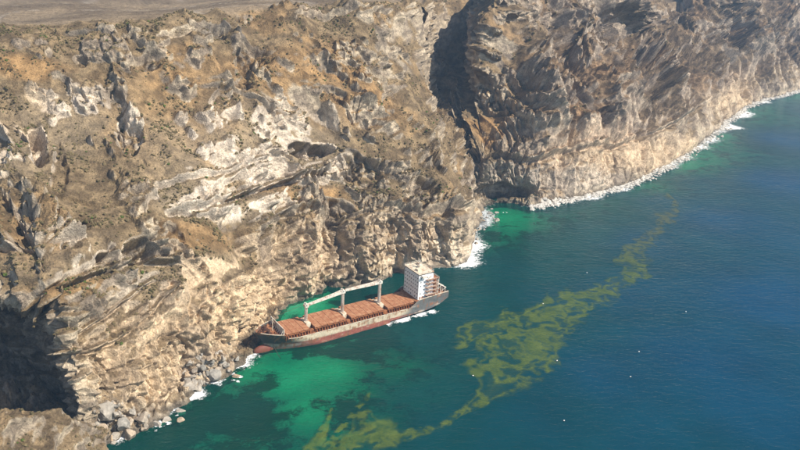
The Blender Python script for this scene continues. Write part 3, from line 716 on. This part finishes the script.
# ------------------------------------------------------------------ the wrecked ship (x from bow to stern, y inland, z up)
ship = bpy.data.objects.new('cargo_ship', None); C.objects.link(ship)
ship.location = (-94.4, 433.1, 1.9)
_y, _t, _l = RAD(33.3), RAD(1.28), RAD(3.6)
ship.rotation_euler = (Matrix.Rotation(_y, 3, 'Z')@Matrix.Rotation(_t, 3, 'Y')@Matrix.Rotation(_l, 3, 'X')).to_euler()
tag(ship, 'rusty wrecked cargo ship with white deckhouse aground against the cliff', 'ship')
def part(name, bm, mat, parent=ship, smooth=False, bev=0.0):
    if bev: bmesh.ops.bevel(bm, geom=bm.edges[:], offset=bev, segments=1, affect='EDGES', clamp_overlap=True)
    bmesh.ops.recalc_face_normals(bm, faces=bm.faces[:])
    me = bpy.data.meshes.new(name); bm.to_mesh(me); bm.free(); me.materials.append(M[mat] if isinstance(mat, str) else mat)
    for f in me.polygons: f.use_smooth = smooth
    o = bpy.data.objects.new(name, me); C.objects.link(o); o.parent = parent; return o
def box(bm, x0, x1, y0, y1, z0, z1):
    v = [bm.verts.new((x, y, z)) for z in (z0, z1) for x, y in ((x0, y0), (x1, y0), (x1, y1), (x0, y1))]
    for f in ((3,2,1,0), (4,5,6,7), (0,1,5,4), (1,2,6,5), (2,3,7,6), (3,0,4,7)): bm.faces.new([v[i] for i in f])
def beam(bm, a, b, w, h=None, w2=None, h2=None):
    """box girder from a to b, tapering from w x h to w2 x h2"""
    a = Vector(a); b = Vector(b); h = h or w; w2 = w2 or w; h2 = h2 or h
    d = (b-a).normalized(); up = Vector((0, 0, 1)) if abs(d.z) < .9 else Vector((1, 0, 0))
    s = d.cross(up).normalized(); u = s.cross(d).normalized(); vs = []
    for p, ww, hh in ((a, w, h), (b, w2, h2)):
        for i, j in ((-1,-1), (1,-1), (1,1), (-1,1)): vs.append(bm.verts.new(p+s*(i*ww/2)+u*(j*hh/2)))
    for f in ((3,2,1,0), (4,5,6,7), (0,1,5,4), (1,2,6,5), (2,3,7,6), (3,0,4,7)): bm.faces.new([vs[i] for i in f])
def tube(bm, a, b, r, r2=None, seg=12):
    a = Vector(a); b = Vector(b); d = (b-a); L = d.length; r2 = r if r2 is None else r2
    mt = Matrix.Translation((a+b)/2)@d.to_track_quat('Z', 'Y').to_matrix().to_4x4()
    bmesh.ops.create_cone(bm, cap_ends=True, segments=seg, radius1=r, radius2=r2, depth=L, matrix=mt)
def NB(): return bmesh.new()

X0, X1 = 6.0, 145.5
def sheer(x): return float(np.interp(x, [6, 21.5, 24, 112, 120, 124, 146], [13.0, 11.8, 8.2, 8.2, 12.6, 13.0, 13.6]))
def zlow(x): return float(np.interp(x, [6, 96.8, 97.2, 128, 138, 146], [-7, -7, 2.4, 3.6, 5.2, 9.0]))
def stem_x(z): return float(np.interp(z, [-7, -2, 3, 8, 13], [15, 14, 12.5, 9.5, 6.0]))
def halfb(x, z):
    xs = stem_x(z); k = np.clip((z+2)/13, 0, 1); le = 38-15*k; p = 1.7+.7*k
    t = np.clip((x-xs)/le, 0, 1); b = 11.2*(1-(1-t)**p)
    if x > 120: b *= 1-(.05+.16*(1-k))*((x-120)/25.5)**2
    if z < -3: b *= 1-.12*(-3-z)/4
    return float(max(b, .12))
def hull():
    xs = np.concatenate([np.linspace(X0, 30, 44), np.linspace(30.6, 96.9, 90), np.linspace(97.1, X1, 60)])
    nv = 22; rng = np.linspace(0, 1, nv)
    Vp = np.zeros((len(xs), nv, 3)); 
    for i, x in enumerate(xs):
        lo, hi = zlow(x), sheer(x)
        for j, v in enumerate(rng):
            z = lo+(hi-lo)*v
            xx = max(x, stem_x(z)) if x < 30 else x
            Vp[i, j] = (xx, halfb(xx, z), z)
    near = Vp*np.array([1, -1, 1])
    # dents in the plating
    for A_, sgn in ((Vp, 1), (near, -1)):
        dn = .22*perlin(A_[..., 0]/5, A_[..., 2]/4, 0*A_[..., 0]+sgn)+.10*perlin(A_[..., 0]/1.9, A_[..., 2]/1.7, 0*A_[..., 0]+sgn)
        A_[..., 1] += dn*np.clip((A_[..., 0]-14)/10, 0, 1)
    V = np.concatenate([Vp.reshape(-1, 3), near.reshape(-1, 3)]); F = grid_faces(len(xs), nv)
    n0 = Vp.shape[0]*nv
    F = np.concatenate([F[:, ::-1], F+n0])
    # transom
    e = (len(xs)-1)*nv; tr = np.array([[e+j, e+j+1, n0+e+j+1, n0+e+j] for j in range(nv-1)]); F = np.concatenate([F, tr])
    x, z = V[:, 0], V[:, 2]
    nA = perlin(x/9, z/3.5, V[:, 1]*.02); nB = perlin(x/3, z/2.2, V[:, 1]*.02+4); nC = perlin(x/1.3, z/5, 0*x+7)
    c = np.tile(np.array([.50, .42, .30]), (len(V), 1))                              # cream sheer strake
    def lay(col, w): 
        global _c
        return c*(1-w[:, None])+np.array(col)*w[:, None]
    c = lay((.26, .085, .06), sstep(.2, -.2, z-4.4-.35*nB))                            # faded red boot topping
    c = lay((.42, .34, .25), sstep(.25, .6, nB+.4*nC)*sstep(.4, -.4, z-3.6)*.6)
    c = lay((.05, .055, .05), sstep(36, 22, x+5*nA)*sstep(2.6, 3.8, z+.4*nB))           # black green bow
    c = lay((.30, .27, .22), sstep(44, 26, x+6*nA)*sstep(3.8, 2.6, z+.4*nB)*.85)
    c = lay((.085, .095, .10), sstep(107, 117, x+2*nA-.9*(z-8))*.92)                       # blue grey stern
    c = lay((.075, .045, .035), sstep(1.6, .2, z+.6*nB)*.6)
    c = lay((.24, .10, .045), sstep(.0, .42, nA*.5+nB*.4+nC*.7)*.8)                     # rust runs
    c = lay((.55, .50, .42), sstep(.3, .55, nA+.2*nC)*sstep(110, 118, x)*.55)
    c = lay((.09, .07, .055), sstep(.25, .55, perlin(x/1.1+5, z/7, 0*x+2)+.4*nA)*.55)         # dirt runs below the scuppers
    m = NT('hull_paint'); n = m.noise(1.6, 5, .7)
    m.base(m.mix(1.0, m.attr('Col'), m.ramp(n, [(.25, .6), (.75, 1.35)]), 'MULTIPLY'), .7)
    m.l(m.bump(n, .3, .1), m.b.inputs['Normal'])
    o = np_mesh('hull', V, F, m.m, np.clip(c, .01, .9), smooth=False); o.parent = ship
    o['label'] = 'rusted hull with cream upper band, faded red lower band and grey stern'
hull()
# inner run of the torn after body, under the overhanging stern
bm = NB()
rows = []
for x in np.linspace(96.6, 143, 16):
    b = float(np.interp(x, [96.6, 110, 130, 143], [10.2, 7.5, 4, .6])); zt = zlow(max(x, 97.3))+.05
    bo = halfb(x, zt)-.15
    rows.append([bm.verts.new(p) for p in ((x, -bo, zt), (x, -b, zt-.3), (x, -b*.8, -7), (x, b*.8, -7), (x, b, zt-.3), (x, bo, zt))])
for r0, r1 in zip(rows[:-1], rows[1:]):
    for j in range(5): bm.faces.new((r0[j], r0[j+1], r1[j+1], r1[j]))
bm.faces.new(rows[0])
part('torn_hull_bottom', bm, 'dark')
bm = NB(); bmesh.ops.create_uvsphere(bm, u_segments=24, v_segments=14, radius=1)
for v in bm.verts: v.co = Vector((v.co.x*8.2+13.6, v.co.y*2.5*(1-.12*v.co.z), v.co.z*3.3-.6))
part('bulbous_bow', bm, 'redpaint', smooth=True)['label'] = 'faded red bulbous bow standing out of the water'
# decks
def deck(name, x0, x1, zf, mat, n=40, inset=.25):
    bm = NB(); r = []
    for x in np.linspace(x0, x1, n):
        z = zf(x); b = max(halfb(max(x, stem_x(z)+.6), z)-inset, .05); xx = max(x, stem_x(z)+.3)
        r.append((bm.verts.new((xx, -b, z)), bm.verts.new((xx, b, z))))
    for a, b in zip(r[:-1], r[1:]): bm.faces.new((a[0], b[0], b[1], a[1]))
    return part(name, bm, mat)
deck('main_deck', 21, 122, lambda x: 7.2, 'deck'); deck('forecastle_deck', 7.5, 23, lambda x: 11.0, 'deck'); deck('poop_deck', 118.5, 145, lambda x: 11.4, 'deck')
bm = NB(); box(bm, 22.6, 22.9, -10.2, 10.2, 7.2, 11.0); part('forecastle_bulkhead', bm, 'rust')
bm = NB(); box(bm, 119.2, 119.6, -10.6, 10.6, 7.2, 11.4); part('poop_bulkhead', bm, 'rust')
# bulwark cap rail and stanchions
for s in (-1, 1):
    for xs in (np.linspace(9, 21, 8), np.linspace(24.5, 111, 40), np.linspace(120, 145, 12)):
        bm = NB()
        for a, b in zip(xs[:-1], xs[1:]):
            za, zb = sheer(a), sheer(b)
            beam(bm, (a, s*halfb(max(a, stem_x(za)+.4), za), za+.12), (b+.05, s*halfb(max(b, stem_x(zb)+.4), zb), zb+.12), .42, .22)
        part('bulwark_rail', bm, 'cream')
bm = NB()
for x in np.arange(26, 110, 2.4):
    for s in (-1, 1): box(bm, x, x+.25, s*10.85-.3, s*10.85+.1, 7.2, 8.0)
tag(part('bulwark_stay', bm, 'rust'), kind='stuff')
# hatches: each cover is a row of folding panels
def hatch(x0, x1, n, tilt=0.0, lab=None):
    h = part('hatch_coaming', (lambda b: (box(b, x0, x1, -7.9, 7.9, 7.2, 10.3), b)[1])(NB()), 'rust')
    w = (x1-x0+.6)/n
    for k in range(n):
        b = NB(); a = x0-.3+k*w
        box(b, a+.05, a+w-.05, -8.3, 8.3, 10.3+.02, 11.2+.05*(k % 2))
        part('hatch_panel', b, 'hatch', h, bev=.08)
    b = NB()
    for x in np.arange(x0+.8, x1, 1.9):
        for s in (-1, 1):
            box(b, x, x+.3, s*8.4-.5, s*8.4+.5, 7.2, 10.0)
    for s in (-1, 1):
        box(b, x0-.2, x1+.2, s*8.55-.35, s*8.55+.35, 9.7, 9.95)
        for x in np.arange(x0+1.3, x1, 3.8): box(b, x, x+.7, s*8.75-.3, s*8.75+.3, 10.0, 10.6)
    tag(part('coaming_stay', b, 'rust', h), kind='stuff')
    return h
hatch(23.8, 39.2, 4); hatch(43.4, 65.2, 5); hatch(69.6, 93.6, 6); hatch(97.4, 118.6, 5)
# deck cranes: mast house, post, head, jib
def crane(x, top, jib_to=None, lab=None):
    c = part('deck_crane', (lambda b: (tube(b, (x, 0, 10.2), (x, 0, top), 1.15, .95, 16), b)[1])(NB()), 'white', smooth=False)
    b = NB(); box(b, x-1.6, x+1.6, -3.6, 4.4, 7.2, 11.9); part('mast_house', b, 'cream', c, bev=.08)
    b = NB(); box(b, x-1.25, x+1.25, -1.5, 1.5, top-.9, top+.9); tube(b, (x, 0, top+.9), (x, 0, top+2.0), .35); box(b, x-.5, x+.5, -2.2, 2.2, top+.9, top+1.3); part('crane_head', b, 'white', c, bev=.1)
    b = NB()
    for z in np.arange(12.5, top-1, .9): box(b, x-.35, x+.35, -1.38, -1.3, z, z+.08)
    for q in (-.4, .4): box(b, x+q-.05, x+q+.05, -1.4, -1.28, 12, top-1)
    part('ladder', b, 'rust', c)
    b = NB(); box(b, x-1.9, x-.6, -4.6, -3.3, 7.2, 9.4); tube(b, (x+.9, -5.6, 8.3), (x+.9, -3.9, 8.3), .75); part('winch', b, 'dark', c)
    for q in ((x-1.1, x+1.1, 4.7, 7.2, 7.2, 10.4), (x-1.3, x+1.3, -8.4, -6.6, 7.2, 9.6)):
        b = NB(); box(b, *q); part('vent_housing', b, 'rust', c, bev=.06)
    if jib_to:
        xe, ze = jib_to; b = NB()
        for s in (-1, 1): beam(b, (x-1.2, s*.95, top-.2), (xe, s*.55, ze), .55, 1.5, .45, 1.1)
        for k in range(9):
            t = (k+.5)/9; beam(b, (x-1.2+(xe-x+1.2)*t, -1, top-.2+(ze-top+.2)*t), (x-1.2+(xe-x+1.2)*t, 1, top-.2+(ze-top+.2)*t), .5, 1.0)
        for s in (-1, 1):
            beam(b, (x-.8, s*.8, top+1.2), (x-8, s*.75, top+.3+(ze-top)*.25), .16)
        part('jib', b, 'white', c)
    return c
crane(41.2, 22.6); crane(67.4, 26.4, (42.5, 22.9)); crane(95.4, 27.0, (69.2, 26.9))
# loose gear, pipes and wreckage on the decks
bm = NB(); dr = random.Random(3)
for _ in range(150):
    x = dr.uniform(25, 117); y = dr.choice((-1, 1))*dr.uniform(9.2, 10.5); w = dr.uniform(.15, .6); h = dr.uniform(.2, 1.3); l = dr.uniform(.3, 1.6)
    box(bm, x, x+l, y-w/2, y+w/2, 7.21, 7.2+h)
for _ in range(40):
    x = dr.uniform(8.5, 20.5); y = dr.uniform(-1, 1)*min(7, (x-7)*.7); box(bm, x, x+dr.uniform(.3, 1.2), y, y+dr.uniform(.2, .9), 11.01, 11+dr.uniform(.2, 1.2))
for x0 in (39.6, 65.7, 94.0):
    for _ in range(16):
        x = x0+dr.uniform(0, 3); y = dr.uniform(-9, 9); box(bm, x, x+dr.uniform(.2, .7), y, y+dr.uniform(.2, 1.0), 7.21, 7.2+dr.uniform(.4, 2.6))
for y in (-9.6, 9.6): tube(bm, (24, y, 7.6), (118, y, 7.6), .16, seg=6)
tag(part('deck_wreckage', bm, 'dark'), kind='stuff')
# forecastle gear
bm = NB(); box(bm, 21.4, 21.8, -9.4, 9.6, 11.0, 15.4)
for y in np.arange(-8.8, 9, 2.2): beam(bm, (21.4, y, 15.0), (19.6, y, 11.1), .25)
part('breakwater', bm, 'white')
for y in (-3.2, 3.0):
    bm = NB(); tube(bm, (14.6, y-1.2, 12.1), (14.6, y+1.2, 12.1), .95); box(bm, 13.4, 15.8, y+1.2, y+1.9, 11, 12.8); box(bm, 13.4, 15.8, y-1.9, y-1.2, 11, 12.6); part('windlass', bm, 'dark')
bm = NB(); tube(bm, (18.2, 0, 11), (18.2, 0, 20), .35, .2); beam(bm, (18.2, -1.6, 17.6), (18.2, 1.6, 17.6), .2); beam(bm, (18.2, 0, 18.5), (21.4, 2.5, 13), .1); part('foremast', bm, 'cream')
for (x, y) in ((11.5, -1.5), (11.5, 1.5), (17, -6.5), (17, 6.5), (12.8, -3.8), (12.8, 3.8)):
    bm = NB(); box(bm, x-.6, x+.6, y-.35, y+.35, 11, 11.2); tube(bm, (x-.35, y, 11.1), (x-.35, y, 12), .22); tube(bm, (x+.35, y, 11.1), (x+.35, y, 12), .22); part('bollard', bm, 'dark')
# deckhouse block
HX0, HX1, HY = 120.8, 132.8, 8.7; Z0 = 11.4; NF = 6; FH = 2.8; ZB = Z0+NF*FH
bm = NB(); box(bm, HX0, HX1, -HY, HY, Z0, ZB); sup = part('deckhouse', bm, 'house', bev=.06)
bm = NB(); box(bm, HX0+.25, HX1-.4, -HY+.25, HY-.25, ZB, ZB+1.05); part('bridge_sill', bm, 'house', sup)
bm = NB(); box(bm, HX0+.35, HX1-.5, -HY+.35, HY-.35, ZB+1.05, ZB+2.05); part('bridge_window_band', bm, 'glass', sup)
bm = NB()
for y in np.arange(-HY+.4, HY, 1.5): box(bm, HX0+.26, HX0+.42, y-.1, y+.1, ZB+1.0, ZB+2.1)
for x in np.arange(HX0+1.6, HX1-.5, 1.6):
    for s in (-1, 1): box(bm, x-.1, x+.1, s*(HY-.3)-.08, s*(HY-.3)+.08, ZB+1.0, ZB+2.1)
part('window_mullion', bm, 'white', sup)
bm = NB(); box(bm, HX0-.5, HX1, -HY-.3, HY+.3, ZB+2.05, ZB+2.4); part('bridge_roof', bm, 'cream', sup, bev=.05)
for s in (-1, 1):
    bm = NB(); y0, y1 = sorted((s*HY, s*(HY+2.4))); box(bm, HX0+1.5, HX0+5.2, y0, y1, ZB-.1, ZB+.15); box(bm, HX0+1.5, HX0+1.65, y0, y1, ZB+.15, ZB+1.2)
    q0, q1 = sorted((s*(HY+2.3), s*(HY+2.45))); box(bm, HX0+1.5, HX0+5.2, q0, q1, ZB+.15, ZB+1.2); part('bridge_wing', bm, 'white', sup)
wme = None
def window(x, y, z, nx, ny, w=.8, h=.85):
    """a framed port: dark pane set behind a proud frame"""
    b = NB()
    if nx: box(b, x-.06, x+.03, y-w/2, y+w/2, z-h/2, z+h/2)
    else: box(b, x-w/2, x+w/2, y-.045, y+.045, z-h/2, z+h/2)
    o = part('window', b, 'glass', sup)
for k in range(NF):
    z = Z0+FH*k+1.55
    for j in range(7):
        if k == 0 and j in (2, 5): continue
        window(HX0, -7.2+j*2.4, z, -1, 0)
    for x in (122.6, 125.2, 127.8, 130.0):
        if (k*3+int(x)) % 4: window(x, -HY, z, 0, -1)
        window(x, HY, z, 0, 1)
# side galleries with rails, and the stairs zigzagging between them
for k in range(1, NF):
    z = Z0+FH*k
    bm = NB(); box(bm, HX0+5.4, HX1+3.6, -HY-1.9, -HY, z-.09, z+.06); box(bm, HX1, HX1+3.6, -HY, HY, z-.09, z+.06)
    part('gallery_deck', bm, 'rust', sup)
    bm = NB()
    for hh in (.5, 1.05):
        beam(bm, (HX0+5.4, -HY-1.85, z+hh), (HX1+3.5, -HY-1.85, z+hh), .1); beam(bm, (HX1+3.5, -HY-1.85, z+hh), (HX1+3.5, HY, z+hh), .1)
    for x in np.arange(HX0+5.4, HX1+3.6, 1.3): beam(bm, (x, -HY-1.85, z), (x, -HY-1.85, z+1.05), .1)
    for y in np.arange(-HY-1.85, HY, 1.6): beam(bm, (HX1+3.5, y, z), (HX1+3.5, y, z+1.05), .1)
    part('railing', bm, 'white', sup)
for k in range(0, NF):
    z = Z0+FH*k; a, b_ = (HX0+6.2, HX0+9.6) if k % 2 else (HX0+9.6, HX0+6.2)
    bm = NB(); beam(bm, (a, -HY-1.0, z+.1), (b_, -HY-1.0, z+FH), .9, .22); part('stair', bm, 'white', sup)
for y in (-HY-1.75, HY-.4, 0.0):
    bm = NB(); box(bm, HX1+3.2, HX1+3.55, y, y+.35, Z0, Z0+FH*(NF-1)); part('gallery_pillar', bm, 'white', sup)
for x in (HX0+1.2, HX0+3.0):
    bm = NB(); box(bm, x, x+.95, -HY-.05, -HY+.02, Z0+.1, Z0+2.1); part('door', bm, 'rust', sup)
# roof gear
bm = NB()
for hh in (.55, 1.1):
    for a, b_ in (((HX0-.3, -HY), (HX1-.2, -HY)), ((HX1-.2, -HY), (HX1-.2, HY)), ((HX1-.2, HY), (HX0-.3, HY)), ((HX0-.3, HY), (HX0-.3, -HY))):
        beam(bm, (*a, ZB+2.4+hh), (*b_, ZB+2.4+hh), .08)
for x in np.linspace(HX0-.3, HX1-.2, 7):
    for s in (-1, 1): beam(bm, (x, s*HY, ZB+2.4), (x, s*HY, ZB+3.5), .08)
part('roof_railing', bm, 'white', sup)
bm = NB(); tube(bm, (127.2, .5, ZB+2.4), (127.2, .5, ZB+8.2), .45, .2); beam(bm, (127.2, -2.2, ZB+6), (127.2, 3.2, ZB+6), .2); beam(bm, (126.6, -1.0, ZB+7), (126.6, 2.0, ZB+7), .3, .35); box(bm, 126, 128.4, -.6, 1.6, ZB+4.3, ZB+4.5)
for s in (-1, 1): beam(bm, (127.2, .5, ZB+5), (130, .5+s*2, ZB+2.4), .14)
part('radar_mast', bm, 'white', sup)
for q in ((122.5, 125.2, -4.5, -1.5, ZB+2.4, ZB+3.7), (128.5, 130.5, 3.0, 6.0, ZB+2.4, ZB+4.0)):
    bm = NB(); box(bm, *q); part('roof_locker', bm, 'cream', sup, bev=.06)
# funnel behind the deckhouse
bm = NB(); bmesh.ops.create_cone(bm, cap_ends=True, segments=20, radius1=1, radius2=.86, depth=1)
for v in bm.verts: v.co = Vector((v.co.x*2.4+137.2, v.co.y*2.1+3.2, (v.co.z+.5)*15+Z0))
fun = part('funnel', bm, 'cream')
bm = NB(); bmesh.ops.create_cone(bm, cap_ends=True, segments=20, radius1=1, radius2=.97, depth=1)
for v in bm.verts: v.co = Vector((v.co.x*2.2+137.2, v.co.y*1.95+3.2, (v.co.z+.5)*2.0+Z0+13.4))
part('funnel_band', bm, 'rust', fun)
for q in (-.7, .7):
    bm = NB(); tube(bm, (137.2+q, 3.2, Z0+14), (137.2+q, 3.2, Z0+16.8), .35); part('exhaust_pipe', bm, 'dark', fun)
bm = NB(); box(bm, 133.8, 140.6, -1.2, 6.6, Z0, Z0+5.6); part('engine_casing', bm, 'white', bev=.08)
# stern boat ramp: two sloping rails on posts with a red cradle
ramp = None
bm = NB()
for y in (-7.4, -4.2):
    beam(bm, (135.2, y, Z0+10.2), (145.2, y, Z0+3.6), .45, .6)
    for x, zz in ((136.4, 9.2), (140.4, 6.6), (144.4, 3.9)): beam(bm, (x, y, Z0), (x, y, Z0+zz), .38)
for x, zz in ((136.4, 9.2), (140.4, 6.6), (144.4, 3.9)): beam(bm, (x, -7.4, Z0+zz), (x, -4.2, Z0+zz), .35)
beam(bm, (136.4, -7.4, Z0+.3), (140.4, -7.4, Z0+6.4), .22); beam(bm, (140.4, -7.4, Z0+.3), (144.4, -7.4, Z0+3.8), .22)
ramp = part('boat_ramp', bm, 'white')
bm = NB()
for s in np.linspace(0, 1, 6):
    beam(bm, (136+8.6*s, -7.0, Z0+9.2-5.9*s), (136+8.6*s, -4.6, Z0+9.2-5.9*s), .7, .3)
part('boat_cradle', bm, 'redpaint', ramp)
for (x, y) in ((142.6, 4.8), (142.6, 0.0), (141.4, 7.2)):
    bm = NB(); tube(bm, (x, y-1.1, Z0+1), (x, y+1.1, Z0+1), .85); box(bm, x-.9, x+.9, y+1.1, y+1.6, Z0, Z0+1.8); part('mooring_winch', bm, 'rust')
bm = NB()
for s in (-1, 1):
    for hh in (1.5, 2.1):
        for a, b_ in ((134, 138), (138, 142), (142, 145)): beam(bm, (a, s*(halfb(a, 13)-.2), Z0+hh+.4), (b_, s*(halfb(b_, 13)-.2), Z0+hh+.4), .09)
    for x in np.arange(134, 145.2, 1.5): beam(bm, (x, s*(halfb(x, 13)-.2), Z0+1), (x, s*(halfb(x, 13)-.2), Z0+2.5), .09)
part('stern_railing', bm, 'white')
# wires between the masts, and the mooring line slanting from the bow into the water
for a, b_ in (((18.2, 0, 19.8), (41.2, 0, 24)), ((95.4, 0, 28.6), (126.5, .5, ZB+7)), ((67.4, .6, 28), (95.4, .6, 28.6))):
    bm = NB(); tube(bm, a, b_, .07, seg=6); part('stay_wire', bm, 'dark')
bm = NB(); prev = None
inv = ship.matrix_basis.inverted()
a = inv@Vector(tuple(unproj(272, 343, 4.5))); b_ = inv@Vector(tuple(unproj(281, 359, -.4)))
for k in range(9):
    t = k/8; p = a.lerp(b_, t)-Vector((0, 0, .5*math.sin(math.pi*t)))
    if prev: tube(bm, prev, p, .16, seg=6)
    prev = p
part('mooring_line', bm, 'rope')
# ------------------------------------------------------------------ floats out on the water
def fishing_float(px, py, label):
    p = unproj(px, py, 0.0); e = bpy.data.objects.new('fishing_float', None); C.objects.link(e); e.location = tuple(p)
    b = NB(); bmesh.ops.create_uvsphere(b, u_segments=14, v_segments=10, radius=.42)
    for v in b.verts: v.co.z = v.co.z*.8+.25
    part('float_body', b, 'float', e, smooth=True)
    b = NB(); bmesh.ops.create_cone(b, cap_ends=True, segments=14, radius1=.54, radius2=.54, depth=.14, matrix=Matrix.Translation((0, 0, .25))); part('float_band', b, 'rope', e)
    b = NB(); tube(b, (0, 0, .55), (0, 0, 1.3), .05, seg=6); part('marker_stick', b, 'rope', e)
    tag(e, label, 'float', 'fishing floats on the bay')
for px, py, lab in [(639,352,'white fishing float right of the algae slick, upper of the pair'), (630.5,377,'white fishing float right of the algae slick, lower of the pair'), (564,421,'white fishing float nearest the bottom edge below the algae slick'),
    (543,304,'white fishing float at the upper edge of the broad algae patch'), (686,312,'white fishing float far out on the open blue water'), (473,376,'white fishing float in the green water left of the algae slick'),
    (557,361,'white fishing float in the lower tail of the broad algae patch'), (587,273,'white fishing float in the dark water above the algae slick')]:
    fishing_float(px, py, lab)
# ------------------------------------------------------------------ haze
def haze():
    bm = bmesh.new(); bmesh.ops.create_cube(bm, size=1)
    for v in bm.verts: v.co = Vector((v.co.x*22000, v.co.y*22000+3000, (v.co.z+.5)*310-50))
    me = bpy.data.meshes.new('haze'); bm.to_mesh(me); bm.free()
    m = NT('sea_haze'); m.t.nodes.remove(m.b)
    v = m.n('ShaderNodeVolumePrincipled'); v.inputs['Color'].default_value = (.42, .68, 1.0, 1); v.inputs['Density'].default_value = .00010
    v.inputs['Anisotropy'].default_value = .0
    m.l(v.outputs[0], m.out.inputs['Volume']); me.materials.append(m.m)
    o = bpy.data.objects.new('haze', me); C.objects.link(o); tag(o, 'thin blue sea haze softening the far coast', kind='stuff')
haze()
